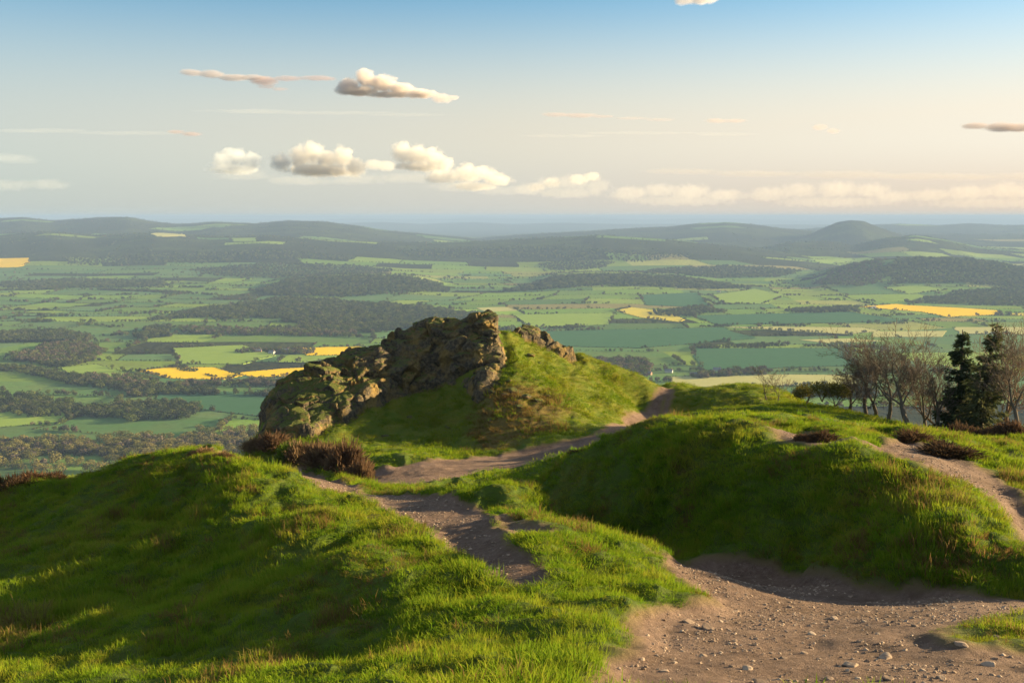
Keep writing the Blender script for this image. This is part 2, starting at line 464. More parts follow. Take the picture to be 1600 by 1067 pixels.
# ranges of hills: distance, depth towards us, depth behind, skyline as seen (column, row)
RANGES = [
 (9500, 2600, 2500, [(-600,352),(-100,346),(0,342),(40,340),(90,345),(150,341),(205,339),(235,345),(280,350),(340,347),(400,349),(450,345),(500,346),(560,353),(600,360),(660,366),(720,372),(900,395),(1100,420)]),
 (6800, 1300, 1500, [(-600,360),(-200,362),(0,366),(80,362),(150,368),(240,364),(330,370),(420,368),(520,376),(640,380),(760,378),(860,372),(940,368),(1040,374),(1140,385),(1300,400),(1500,410),(2200,420)]),
 (40000, 5000, 5000, [(-600,341),(-200,343),(300,342),(480,344),(560,341),(640,343),(740,340),(850,342),(930,340),(1000,343),(1100,341),(1250,344),(1420,341),(1600,343),(2200,342)]),
 (24000, 3500, 4000, [(-600,352),(300,352),(520,349),(600,347),(660,350),(740,347),(800,350),(880,348),(960,350),(1050,350),(1500,352),(2200,352)]),
 (10500, 2300, 2500, [(600,420),(700,380),(770,371),(840,365),(920,361),(1000,356),(1050,354),(1090,349),(1130,347),(1170,350),(1215,356),(1260,360),(1330,362),(1420,366),(2200,366)]),
 (9000, 900, 900, [(1180,400),(1230,372),(1262,366),(1285,355),(1305,347),(1325,344),(1345,345),(1362,352),(1385,360),(1420,372),(1470,385),(1560,400)]),
 (13500, 2500, 3000, [(1000,372),(1200,362),(1330,352),(1400,350),(1460,352),(1510,349),(1560,352),(1600,351),(1750,350),(2200,354)]),
 (7300, 900, 900, [(1060,425),(1150,400),(1200,385),(1235,378),(1290,377),(1330,383),(1380,372),(1430,368),(1470,374),(1530,386),(1600,392),(1700,400),(2200,420)]),
 (4700, 520, 750, [(1180,470),(1255,440),(1290,425),(1330,414),(1380,405),(1440,402),(1500,404),(1550,410),(1600,420),(1680,440),(1780,470)]),
 (4500, 500, 600, [(780,458),(830,440),(865,432),(920,429),(990,429),(1060,433),(1110,438),(1150,446),(1210,460)]),
 (4400, 480, 600, [(230,480),(320,460),(400,445),(450,436),(520,432),(590,430),(640,432),(690,442),(740,455),(800,470)]),
 (3450, 300, 420, [(230,505),(300,488),(360,476),(430,470),(520,472),(600,478),(680,486),(760,495),(820,510)]),
]
HILL_AX = (np.array([2.0, 0.0]), np.array([14.0, 72.0]))

def cz(x, y):
    x = np.asarray(x, float); y = np.asarray(y, float)
    r = np.hypot(x, y)
    z = -H + fbm(x, y, 2600, 3, 101) * 10 * sstep(900, 2500, r) + fbm(x, y, 700, 3, 103) * 7 * sstep(900, 3000, r) + fbm(x, y, 5000, 3, 107) * 22 * sstep(4500, 9000, r)
    u = 800 + F * x / np.maximum(y, 1.0)
    for k, (D0, sf, sb, prof) in enumerate(RANGES):
        pu, pv = zip(*prof)
        v = np.interp(u, pu, pv, left=V0 + H * F / D0, right=V0 + H * F / D0)
        hgt = np.maximum(H - (v - V0) / F * D0, 0)
        d = (y - D0 * (1 + .03 * fbm(x, y * 0, 1500, 2, 120 + k)))
        p = np.exp(-(d / np.where(d < 0, sf, sb)) ** 2)
        rgh = 1 + fbm(x, y, 900 + D0 * .04, 4, 140 + k) * .35 * (1 - p) + fbm(x, y, 350, 3, 160 + k) * .03
        add = hgt * p * rgh
        z = np.maximum(z, -H + add) + np.minimum(add, 30) * .0
    z = np.where(y < 50, -H, np.minimum(z, -2.0))
    # the flank of our own hill
    a, b = HILL_AX; e = b - a
    t = np.clip(((x - a[0]) * e[0] + (y - a[1]) * e[1]) / (e @ e), 0, 1)
    dist = np.hypot(x - a[0] - t * e[0], y - a[1] - t * e[1])
    fl = -22 - np.maximum(dist - 26, 0) * .62 + fbm(x, y, 60, 3, 181) * 3
    m = np.maximum(fl, z); k = 30.0
    hh = np.clip(.5 + .5 * (fl - z) / k, 0, 1)
    return z * (1 - hh) + fl * hh + k * hh * (1 - hh) * .5

def onplain(u, v):
    """the spot on the plain under a picture point"""
    D = np.geomspace(500, 30000, 1500); d = ray(u, v)
    x = d[0] / d[1] * D; z = d[2] / d[1] * D
    g = cz(x, D) - z
    k = int(np.argmax(g > 0)) if (g > 0).any() else len(D) - 1
    return np.array([x[k], D[k]])

rD = np.concatenate([np.linspace(25, 500, 60, endpoint=False), np.geomspace(500, 46000, 620)])
cT = np.tan(np.linspace(-R(46), R(46), 560))
D2, T2 = np.meshgrid(rD, cT, indexing='ij')
CX, CY = D2 * T2, D2
CZ = cz(CX, CY)

def mat_country():
    s = N('countryside_turf')
    p = s.pos()
    n1 = s.noise(.0011, 6, .6, p); n2 = s.noise(.006, 5, .6, p); n3 = s.noise(.035, 3, .6, p)
    c = s.ramp(n1, [(.35, (.026, .030, .017)), (.47, (.032, .036, .018)), (.55, (.060, .075, .024)), (.62, (.036, .042, .02)), (.75, (.034, .034, .02))])
    c = s.mix(s.ramp(n2, [(.4, 0.0), (.62, .8)]), c, (.034, .036, .020))
    c = s.mix(s.ramp(n3, [(.5, 0.0), (.7, .6)]), c, (.026, .028, .016))
    s.principled(c, 1.0, s.bump(s.math('ADD', n3, n2), .6, 12.0), 0.0)
    return s.m
set_props(link('countryside_terrain', raw_mesh('countryside_terrain', np.stack([CX, CY, CZ], -1).reshape(-1, 3), grid_faces(*CX.shape),
     np.full((CX.shape[0]-1)*(CX.shape[1]-1), 4)), mat_country()), kind='structure')

# ---- fields: an irregular patchwork laid over the plain, each with its own crop
def warp(p, q):
    return (p + fbm(p, q, 1900, 2, 201) * 420 + fbm(p, q, 420, 2, 203) * 60,
            q + fbm(p, q, 1700, 2, 205) * 360 + fbm(p, q, 380, 2, 207) * 55)
GREENS = [tuple(np.array(c_) * np.array([1.85, 1.75, 1.35])) for c_ in [(.085,.150,.030),(.110,.165,.034),(.070,.130,.034),(.125,.175,.040),(.055,.105,.038),(.045,.095,.042),(.050,.100,.050),(.095,.140,.030),(.16,.175,.06),(.13,.115,.055),(.075,.14,.03),(.12,.19,.035)]]
fV, fF, fC = [], [], []
hedge = []                                   # x, y, size
q = 560.0; nf = 0
fr = random.Random(5)
while q < 14000:
    dq = fr.uniform(85, 200) * (1 + max(0, q - 4000) / 7000)
    half = .66 * q + 500
    p = -half + fr.uniform(-200, 0)
    while p < half:
        dp = fr.uniform(120, 380) * (1 + max(0, q - 4000) / 7000)
        n_ = 7
        gp, gq = np.meshgrid(np.linspace(p, p + dp, n_), np.linspace(q, q + dq, n_), indexing='xy')
        X, Y = warp(gp, gq)
        far = np.hypot(p + dp / 2, q)
        wild = vnoise2(p / 2300, q / 1500, 211)
        onhill = float(cz(np.array([X[3, 3]]), np.array([Y[3, 3]]))[0]) > -H + 62
        skip = (onhill and fr.random() < .8) or fr.random() < (.04 if far < 5000 else .34 if far < 8000 else .56) or wild > (.75 if far < 5000 else .34)
        if not skip:
            base = len(fV) * n_ * n_
            fV.append(np.stack([X, Y, cz(X, Y) + .5 + far * 1.0e-4], -1).reshape(-1, 3))
            fF.append(grid_faces(n_, n_) + base)
            zone = vnoise2((p + dp / 2) / 1500, (q + dq / 2) / 800, 221)
            pool = GREENS[4:7] * 2 + GREENS[:3] if zone > .12 else GREENS
            g = fr.choice(pool); k = fr.uniform(.85, 1.12)
            fC.append(np.tile(np.array(g) * k, ((n_ - 1) ** 2, 1)))
        # hedges along two sides
        for side in (0, 1):
            if fr.random() < .12: continue
            L = dp if side == 0 else dq
            sp = 6.5 if far < 2600 else 9 if far < 5000 else 20 if far < 9000 else 34
            m_ = max(2, int(L / sp)); t = (np.arange(m_) + RNG.random(m_) * .8) / m_
            hp, hq = (p + t * L, np.full(m_, q)) if side == 0 else (np.full(m_, p), q + t * L)
            hx, hy = warp(hp, hq)
            tree = vnoise2(hx / 45, hy / 45, 231) + RNG.random(m_) * .9
            big = fr.random() < .3
            sz = np.where(tree > (.35 if big else .85), RNG.uniform(6, 14, m_), RNG.uniform(2.8, 5.0, m_))
            if far > 5000: sz = np.maximum(sz, RNG.uniform(4, 9, m_))
            gapm = vnoise2(hx / 120, hy / 120, 241) > -.62
            hedge.append(np.stack([hx, hy, sz], -1)[gapm])
        p += dp
    q += dq
fV = np.concatenate(fV); fF = np.concatenate(fF); fC = np.concatenate(fC)

def mat_fields():
    s = N('field_crops')
    c = s.attr('crop').outputs['Vector']; p = s.pos()
    n1 = s.noise(.012, 4, .6, p); n2 = s.noise(.09, 3, .6, p)
    col = s.mix(s.ramp(n1, [(.35, 0.0), (.7, .45)]), c, (.15, .16, .06))
    col = s.mix(s.ramp(n2, [(.45, 0.0), (.7, .4)]), col, (.06, .085, .03))
    s.principled(col, 1.0, None, 0.0)
    return s.m
set_props(link('fields', raw_mesh('fields', fV, fF, np.full(len(fF), 4), True, None, {'crop': fC}), mat_fields()), kind='structure')

# ---- the fields in flower and other marked strips, at their places
def mat_crop(name, a, b):
    s = N(name); p = s.pos()
    n1 = s.noise(.03, 4, .6, p); n2 = s.noise(.25, 3, .6, p)
    col = s.mix(s.ramp(n1, [(.4, 0.0), (.7, .5)]), a, b)
    s.principled(s.mix(s.ramp(n2, [(.45, 0.0), (.75, .35)]), col, b), 1.0, None, 0.0)
    return s.m
M_RAPE = mat_crop('rapeseed_blossom', (.78, .50, .012), (.60, .40, .02))
M_RAPE2 = mat_crop('opening_rapeseed', (.55, .43, .06), (.38, .36, .07))
M_PALE = mat_crop('pale_stubble', (.40, .37, .15), (.30, .31, .11))
M_LIME = mat_crop('young_grass_crop', (.22, .30, .06), (.17, .25, .055))
M_TEAL = mat_crop('teal_green_field', (.055, .125, .060), (.045, .105, .05))  # bluish teal-green field tone
MARKED, EDGES = [], []
def field(name, px, mat, hgt=1.0, label=None):
    W = [onplain(u, v) for u, v in px]
    MARKED.append(np.array(W))
    P = []
    for (a, b) in zip(W, W[1:] + W[:1]):
        for t in np.linspace(0, 1, 8, endpoint=False): P.append(a * (1 - t) + b * t)
    P = np.array(P); c = P.mean(0); n = len(P)
    P = c + (P - c) * (1 + fbm(P[:, 0], P[:, 1], 60, 2, 7)[:, None] * .05)
    rings = [P * k + c * (1 - k) for k in (1, .75, .5, .25)]
    A = np.concatenate(rings + [c[None]])
    if mat not in (M_PALE,) or len(px) > 4:
        Q = np.array(W + W[:1])
        for a_, b_ in zip(Q[:-1], Q[1:]):
            L_ = np.hypot(*(b_ - a_)); m_ = max(2, int(L_ / max(7, c[1] / 400))); t_ = np.arange(m_)[:, None] / m_ + RNG.random((m_, 1)) * .5 / m_
            hp_ = a_ * (1 - t_) + b_ * t_ + RNG.normal(0, 2.5, (m_, 2))
            big_ = vnoise2(hp_[:, 0] / 60, hp_[:, 1] / 60, 251) > .1
            EDGES.append(np.c_[hp_, np.where(big_, RNG.uniform(4, 11, m_), RNG.uniform(2.2, 4, m_))])
    far = np.hypot(*c); off = hgt + far * 2.2e-4
    V = np.concatenate([np.c_[P, cz(P[:, 0], P[:, 1]) - .5], np.c_[A, cz(A[:, 0], A[:, 1]) + off]])
    f, cnt = [], []
    for r_ in range(4):
        for i in range(n):
            j = (i + 1) % n; o0 = r_ * n; o1 = (r_ + 1) * n
            f += [o0 + i, o0 + j, o1 + j, o1 + i]; cnt.append(4)
    for i in range(n):
        f += [4 * n + i, 4 * n + (i + 1) % n, 5 * n]; cnt.append(3)
    o = link(name, raw_mesh(name, V, f, cnt, False), mat)
    return set_props(o, label, kind='structure')
field('rapeseed_field', [(213,581),(262,575),(335,575),(378,588),(350,594),(268,592)], M_RAPE)
field('rapeseed_field', [(366,584),(440,577),(560,572),(560,582),(500,589),(400,590)], M_RAPE)
field('rapeseed_field', [(458,545),(560,542),(590,548),(560,556),(480,556)], M_RAPE)
field('rapeseed_field', [(-60,404),(44,404),(46,411),(30,418),(-60,420)], M_RAPE)
field('rapeseed_field', [(962,486),(985,481),(1040,487),(1070,500),(1060,504),(1000,497)], M_RAPE2)
field('rapeseed_field', [(1338,480),(1400,476),(1460,480),(1560,486),(1565,492),(1480,496),(1440,488)], M_RAPE)
field('rapeseed_field', [(1575,490),(1680,490),(1680,495),(1580,494)], M_RAPE2)
field('stubble_field', [(1135,512),(1220,511),(1350,513),(1375,518),(1330,523),(1250,519)], M_PALE)
field('stubble_field', [(1365,519),(1480,518),(1470,527),(1360,528)], M_PALE)
field('stubble_field', [(1250,532),(1330,530),(1380,534),(1290,537)], M_PALE)
field('stubble_field', [(1040,590),(1180,586),(1340,587),(1340,602),(1060,606)], M_PALE)
field('stubble_field', [(1490,512),(1700,512),(1700,524),(1500,522)], M_PALE)
field('stubble_field', [(-60,648),(60,642),(125,648),(90,664),(-60,672)], M_LIME)
field('stubble_field', [(745,482),(790,480),(810,486),(760,488)], M_PALE)
field('pasture', [(90,575),(150,570),(225,590),(270,606),(200,607),(130,595)], M_LIME)
field('pasture', [(270,545),(380,540),(430,556),(380,570),(280,570)], M_LIME)
field('pasture', [(800,492),(960,490),(950,508),(830,512)], M_LIME)
field('pasture', [(1110,462),(1180,452),(1230,462),(1190,476),(1130,474)], M_LIME)
field('pasture', [(1380,450),(1440,447),(1480,454),(1420,460)], M_LIME)
field('pasture', [(1265,406),(1330,404),(1340,410),(1280,412)], M_LIME)
field('pasture', [(235,366),(285,365),(290,370),(245,370)], M_PALE)
field('pasture', [(360,373),(400,372),(400,378),(365,378)], M_LIME)
field('teal_field', [(250,612),(430,614),(440,655),(300,640),(240,628)], M_TEAL)
field('teal_field', [(770,520),(1130,512),(1180,530),(1000,545),(800,540)], M_TEAL)
field('teal_field', [(1080,545),(1320,545),(1340,572),(1100,580)], M_TEAL)
field('teal_field', [(1080,494),(1330,488),(1420,503),(1120,509)], M_TEAL)
field('teal_field', [(1000,462),(1090,458),(1110,480),(1010,478)], M_TEAL)


# ================================================================== SCATTER (only for what nobody could count)
def protos(name, meshes):
    c = bpy.data.collections.new(name)
    for k, me in enumerate(meshes):
        c.objects.link(bpy.data.objects.new('%s_%d' % (name, k), me))
    return c

def scatter(name, pos, rot, scl, coll, nvar, seed=1):
    n = len(pos); rg = np.random.default_rng(seed)
    me = bpy.data.meshes.new(name); me.vertices.add(n); me.vertices.foreach_set('co', np.asarray(pos, np.float32).ravel())
    for k, a in (('rot', rot), ('scl', scl)):
        a = np.asarray(a, np.float32)
        me.attributes.new(k, 'FLOAT_VECTOR', 'POINT').data.foreach_set('vector', a.ravel())
    me.attributes.new('pick', 'INT', 'POINT').data.foreach_set('value', rg.integers(0, nvar, n).astype(np.int32))
    o = link(name, me)
    g = bpy.data.node_groups.new(name + '_spread', 'GeometryNodeTree')
    g.interface.new_socket('Geometry', in_out='INPUT', socket_type='NodeSocketGeometry')
    g.interface.new_socket('Geometry', in_out='OUTPUT', socket_type='NodeSocketGeometry')
    gi, go = g.nodes.new('NodeGroupInput'), g.nodes.new('NodeGroupOutput')
    ci = g.nodes.new('GeometryNodeCollectionInfo'); ci.inputs['Collection'].default_value = coll
    ci.inputs['Separate Children'].default_value = True; ci.inputs['Reset Children'].default_value = True
    ip = g.nodes.new('GeometryNodeInstanceOnPoints'); ip.inputs['Pick Instance'].default_value = True
    def na(nm, dt):
        q = g.nodes.new('GeometryNodeInputNamedAttribute'); q.data_type = dt; q.inputs['Name'].default_value = nm
        return q.outputs['Attribute']
    L = g.links.new
    L(gi.outputs[0], ip.inputs['Points']); L(ci.outputs[0], ip.inputs['Instance'])
    L(na('pick', 'INT'), ip.inputs['Instance Index']); L(na('scl', 'FLOAT_VECTOR'), ip.inputs['Scale'])
    e2r = g.nodes.new('FunctionNodeEulerToRotation'); L(na('rot', 'FLOAT_VECTOR'), e2r.inputs[0]); L(e2r.outputs[0], ip.inputs['Rotation'])
    L(ip.outputs[0], go.inputs[0])
    md = o.modifiers.new('spread', 'NODES'); md.node_group = g
    return set_props(o, kind='stuff')

# ------------------------------------------------------------------ grass
def tuft(n, length, spread, width, seed, lean=.5, droop=.5):
    rg = np.random.default_rng(seed); V, Fq, cnt, hh = [], [], [], []
    for i in range(n):
        a = rg.random() * 2 * math.pi; r = spread * math.sqrt(rg.random())
        x0, y0 = r * math.cos(a), r * math.sin(a)
        L = length * rg.uniform(.5, 1.15); az = a + rg.normal(0, .9); le = lean * rg.uniform(.15, 1.3)
        w_ = width * rg.uniform(.6, 1.2); pa = az + math.pi / 2 + rg.normal(0, .5); px, py = math.cos(pa) * w_ / 2, math.sin(pa) * w_ / 2
        b = len(V); x, y, z, ang = x0, y0, -.03, le * .4
        for k in range(3):
            ww = (1, .8, 0)[k]
            if k < 2: V += [(x - px * ww, y - py * ww, z), (x + px * ww, y + py * ww, z)]; hh += [k / 2] * 2
            else: V.append((x, y, z)); hh.append(1.0)
            st = L * (.55 if k == 0 else .5)
            x += math.cos(az) * math.sin(ang) * st; y += math.sin(az) * math.sin(ang) * st; z += math.cos(ang) * st
            ang += droop * rg.uniform(.4, 1.3)
        Fq += [b, b + 1, b + 3, b + 2, b + 2, b + 3, b + 4]; cnt += [4, 3]
    return raw_mesh('tuft', V, Fq, cnt, True, {'tip': np.array(hh)})

def mat_grass(name, ramp_stops, tipc, tipk=.5):
    s = N(name); p = s.pos()
    n1 = s.noise(.55, 4, .6, p); n2 = s.noise(2.6, 3, .6, p)
    rnd = s.n('ShaderNodeObjectInfo').outputs['Random']
    f = s.math('ADD', s.math('MULTIPLY', n1, .55), s.math('ADD', s.math('MULTIPLY', n2, .3), s.math('MULTIPLY', rnd, .22)))
    c = s.ramp(f, ramp_stops)
    c = s.mix(s.math('MULTIPLY', s.math('POWER', s.attr('tip').outputs['Fac'], 1.6), tipk), c, tipc)
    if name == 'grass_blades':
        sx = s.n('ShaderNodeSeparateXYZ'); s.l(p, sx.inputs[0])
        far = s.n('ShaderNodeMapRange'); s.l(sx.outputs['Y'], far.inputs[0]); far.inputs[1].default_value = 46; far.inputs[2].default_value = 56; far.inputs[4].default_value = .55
        c = s.mix(far.outputs[0], c, s.ramp(n1, [(.35, (.085, .135, .008)), (.6, (.165, .165, .014))]))      # grazed knoll turf, with its sunlit gold painted into the colour
    s.leafy(c, .42); return s.m
G_STOPS = [(.34, (.060, .145, .006)), (.46, (.105, .205, .008)), (.56, (.165, .245, .012)), (.66, (.225, .235, .02)), (.77, (.24, .18, .05))]
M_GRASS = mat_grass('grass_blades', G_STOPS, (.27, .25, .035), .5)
M_DRY = mat_grass('bracken_litter', [(.3, (.10, .055, .022)), (.5, (.17, .10, .035)), (.65, (.13, .12, .03)), (.8, (.22, .15, .06))], (.26, .18, .07), .5)

def slope_rot(x, y):
    e = .3
    gx = (tps(x + e, y) - tps(x - e, y)) / (2 * e); gy = (tps(x, y + e) - tps(x, y - e)) / (2 * e)
    return np.arctan(gy) * .55, -np.arctan(gx) * .55

def spread_points(d0, d1, dens, tmax, seed):
    rg = np.random.default_rng(seed); area = tmax * (d1 * d1 - d0 * d0); n = int(area * dens)
    D = np.sqrt(rg.random(n) * (d1 * d1 - d0 * d0) + d0 * d0); t = rg.uniform(-tmax, tmax, n)
    return D * t, D, rg

def grass_layer(name, d0, d1, dens, coll, nvar, s0, s1, seed, dry=False):
    x, y, rg = spread_points(d0, d1, dens, .72, seed)
    pm = path_mask(x, y)
    keep = pm < .10 + .42 * rg.random(len(x)) ** 1.5
    if d1 > 45: keep &= rock_mask(x, y) < .5
    ro = rough_mask(x, y) if d1 > 45 else np.zeros(len(x))
    keep &= (ro * .62 * (1 + .9 * fbm(x, y, 2.0, 3, 333)) > rg.random(len(x)) * .9 + .05) if dry else (ro < rg.random(len(x)) * .9 + .5)
    # bare scrapes and closely grazed lawns between the tussocks
    lawn = fbm(x, y, 2.4, 3, 301)
    ex = .4
    gx = (tps(x + ex, y) - tps(x - ex, y)) / (2 * ex); gy = (tps(x, y + ex) - tps(x, y - ex)) / (2 * ex)
    keep &= rg.random(len(x)) < np.clip(.88 + lawn * .4, .7, 1) * np.clip(.55 * (1 + gx * gx + 2.2 * gy * gy), 0, 1)
    x, y, pm, lawn = x[keep], y[keep], pm[keep], lawn[keep]
    z = tps(x, y) + relief(x, y, pm)
    if d1 > 45: z = z - rock_mask(x, y) * .55
    n = len(x); k = rg.uniform(s0, s1, n) * (1 - .75 * np.clip(pm * 2.2, 0, 1)) * np.clip(1 + lawn * .8, .85, 1.5)
    tall = np.clip(1.0 + fbm(x, y, .6, 3, 311) * 1.7, .62, 2.3)
    rx, ry = slope_rot(x, y)
    rot = np.stack([rx + rg.normal(0, .12, n), ry + rg.normal(0, .12, n), rg.random(n) * 6.283], -1)
    return np.stack([x, y, z], -1), rot, np.stack([k, k, k * tall], -1)

near = protos('near_tuft', [tuft(50, .088, .13, .0068, s_, 1.15, .75) for s_ in (1, 2, 3, 4, 5, 6)])
mid = protos('mid_tuft', [tuft(46, .075, .26, .013, s_, 1.15, .7) for s_ in (11, 12, 13, 14)])
dry = protos('dry_tuft', [tuft(40, .19, .28, .022, s_, 1.2, .7) for s_ in (21, 22, 23)])
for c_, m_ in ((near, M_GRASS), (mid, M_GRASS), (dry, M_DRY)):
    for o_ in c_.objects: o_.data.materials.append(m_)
A1 = grass_layer('grass', 4.5, 15, 210, near, 6, .7, 1.35, 1)
A2 = grass_layer('grass', 15, 34, 125, near, 6, .9, 1.6, 2)
A3 = grass_layer('grass', 34, 86, 32, mid, 4, .9, 1.7, 3)
scatter('grass', np.concatenate([A1[0], A2[0]]), np.concatenate([A1[1], A2[1]]), np.concatenate([A1[2], A2[2]]), near, 6, 5)
scatter('grass', *A3, mid, 4, 6)
brown = protos('brown_tuft', [tuft(34, .13, .13, .008, s_, 1.3, .8) for s_ in (31, 32, 33)])
for o_ in brown.objects: o_.data.materials.append(M_DRY)
A5 = grass_layer('dead_grass', 4.5, 34, 70, brown, 3, .7, 1.5, 9)
k5 = fbm(A5[0][:, 0], A5[0][:, 1], 1.1, 4, 351) > .17 + .12 * RNG.random(len(A5[0]))
scatter('dead_grass', A5[0][k5], A5[1][k5], A5[2][k5], brown, 3, 10)
A4 = grass_layer('dead_bracken_undergrowth', 46, 66, 26, dry, 3, .6, 1.3, 4, True)
scatter('dead_bracken_undergrowth', *A4, dry, 3, 7)

# ------------------------------------------------------------------ stones on the path
def mat_stone():
    s = N('path_stone'); p = s.pos()
    n1 = s.noise(14, 4, .6); rnd = s.n('ShaderNodeObjectInfo').outputs['Random']
    c = s.ramp(s.math('ADD', s.math('MULTIPLY', n1, .6), s.math('MULTIPLY', rnd, .4)), [(.25, (.12, .085, .065)), (.5, (.22, .155, .115)), (.75, (.38, .29, .22))])
    s.principled(c, .9, s.bump(n1, .5, .02), .15); return s.m
M_STONE = mat_stone()
def stone_mesh(seed, sub=2):
    bm = bmesh.new(); bmesh.ops.create_icosphere(bm, subdivisions=sub, radius=1)
    P = np.array([v.co[:] for v in bm.verts]); rg = np.random.default_rng(seed)
    for k in range(9):                                        # chip flat facets off
        nrm = rg.normal(size=3); nrm /= np.linalg.norm(nrm); d = rg.uniform(.55, .85)
        over = np.maximum(P @ nrm - d, 0); P -= over[:, None] * nrm
    P *= (1 + fbm3(P[:, 0], P[:, 1], P[:, 2], .8, 3, seed)[:, None] * .18); P *= rg.uniform(.75, 1.25, 3) * np.array([1, 1, .6])
    for v, q in zip(bm.verts, P): v.co = q
    me = bpy.data.meshes.new('stone'); bm.to_mesh(me); bm.free()
    me.materials.append(M_STONE); return me
STONES = [stone_mesh(k, 3) for k in range(6)]
PEB = protos('pebble', [stone_mesh(40 + k, 1) for k in range(5)])
def path_points(d0, d1, dens, seed, lo=.75):
    x, y, rg = spread_points(d0, d1, dens, .66, seed); pm = path_mask(x, y); k = pm > lo
    x, y, pm = x[k], y[k], pm[k]
    return x, y, tps(x, y) + relief(x, y, pm), rg
x, y, z, rg = path_points(5, 24, 330, 61)
clump = np.clip(.55 + fbm(x, y, .9, 3, 401) * 1.1, .05, 1); kk = rg.random(len(x)) < clump; x, y, z = x[kk], y[kk], z[kk]
n = len(x); sz = .006 + .026 * rg.random(n) ** 4.5 + .004 * rg.random(n)
scatter('gravel', np.stack([x, y, z], -1), rg.uniform(0, 6.28, (n, 3)) * np.array([.1, .1, 1]), np.repeat(sz[:, None], 3, 1), PEB, 5, 8)
# the loose stones one can pick out
big = [(1108,968,24),(1258,1002,17),(1330,1028,28),(1298,1045,20),(1236,935,16),(1385,1010,26),(1390,1052,24),(1190,1050,40),(1100,1005,14),(1168,1030,20),(1305,952,18),(1430,968,16),(1075,960,20),(1270,975,22),(1345,990,18),
       (1500,1005,22),(1545,1030,26),(1560,985,18),(1040,1030,16),(1120,1058,18),(1470,1050,20),(1225,1012,14),(1180,990,14),(1410,1035,14),(1150,940,12),(1240,905,10),(1330,925,10),(760,830,9),(700,805,8),(640,785,8),(735,850,8),(800,868,8)]
srg = random.Random(3)
xx, yy, zz, rg = path_points(6, 17, 5.0, 67, .85)
spots = [(*unproject(u, v), px / F) for u, v, px in big] + [(a, b, .0012 + .0042 * srg.random() ** 2.5) for a, b in zip(xx[:170], yy[:170])]
for k, (sx, sy, ang) in enumerate(spots):
    size = ang * sy * .48
    o = bpy.data.objects.new('stone', STONES[k % 6]); COL.objects.link(o)
    gz = float(tz(np.array([sx]), np.array([sy]))[0])
    o.location = (sx, sy, gz + size * .02); o.scale = (size * srg.uniform(.8, 1.2), size * srg.uniform(.7, 1.1), size * srg.uniform(.6, 1.0))
    o.rotation_euler = (srg.uniform(-.2, .2), srg.uniform(-.2, .2), srg.uniform(0, 6.28))
    if size > .075: lab = 'larger grey-brown stone half sunk in the gravel of the wide path'
    elif size > .035: lab = 'fist-sized brownish stone lying loose on the gravel path'
    else: lab = 'small stone among the pebbles of the gravel path'
    set_props(o, lab, 'stone', {'l': 'larger stones in the gravel path', 'f': 'fist-sized stones on the gravel path', 's': 'small stones on the gravel path'}[lab[0]])

# boulders breaking through the turf of the knoll, below the crag
kb = ['dark boulder', 'squat grey boulder', 'ochre-stained boulder', 'angular brown boulder']
for k, (u, v, px) in enumerate([(752,602,14),(768,610,18),(790,617,13),(806,612,20),(824,622,16),(842,628,14),(812,636,10),(780,640,12),(858,620,9),(765,655,9),(830,560,12),(842,568,9),(846,590,14),(700,668,10),(640,652,9),(600,680,11),(872,634,8),(795,596,10)]):
    bx_, by_ = unproject(u, v, 46.0); size = px / F * by_ * .5
    o = bpy.data.objects.new('boulder', STONES[(k * 5) % 6].copy()); COL.objects.link(o); o.data.materials.clear(); o.data.materials.append(M_ROCK)
    o.location = (bx_, by_, float(tz(np.array([bx_]), np.array([by_]))[0]) + size * .1)
    o.scale = (size * 1.25, size, size * .9); o.rotation_euler = (.2 * math.sin(k), .25 * math.cos(k * 2), k * 1.9)
    set_props(o, 'small brown boulder breaking through the turf below the crag', 'boulder', 'boulders in the turf of the knoll')

# ------------------------------------------------------------------ leaf clouds for bushes and crowns
def leaf_cloud(name, lobes, n, size, seed, flat=.5, up=.3, aspect=1.0):
    """n small leaf faces spread near the surface of a few overlapping lobes (cx,cy,cz,rx,ry,rz)"""
    rg = np.random.default_rng(seed); lobes = np.array(lobes, float)
    wgt = (lobes[:, 3] * lobes[:, 4] * lobes[:, 5]) ** (2 / 3); wgt /= wgt.sum()
    li = rg.choice(len(lobes), n, p=wgt); d = rg.normal(size=(n, 3)); d /= np.linalg.norm(d, axis=1)[:, None]
    rad = 1 - flat * rg.random(n) ** 1.6
    # clumps: pull the leaves towards random twig ends
    P = lobes[li, :3] + d * lobes[li, 3:] * rad[:, None]
    cl = fbm3(P[:, 0] + seed, P[:, 1], P[:, 2], .30 * lobes[:, 3:].mean(), 2, seed)
    keep = cl > -.12 - .25 * rg.random(n); P, d = P[keep], d[keep]; n = len(P)
    nrm = d + rg.normal(size=(n, 3)) * .7 + np.array([0, 0, up]); nrm /= np.linalg.norm(nrm, axis=1)[:, None]
    a = np.cross(nrm, rg.normal(size=(n, 3))); a /= np.linalg.norm(a, axis=1)[:, None] + 1e-9; b = np.cross(nrm, a)
    sz = size * rg.uniform(.5, 1.3, n)[:, None]
    V = np.stack([P - a * sz, P - b * sz * .6 * aspect, P + a * sz, P + b * sz * .6 * aspect], 1).reshape(-1, 3)
    return raw_mesh(name, V, np.arange(4 * n), np.full(n, 4), False)

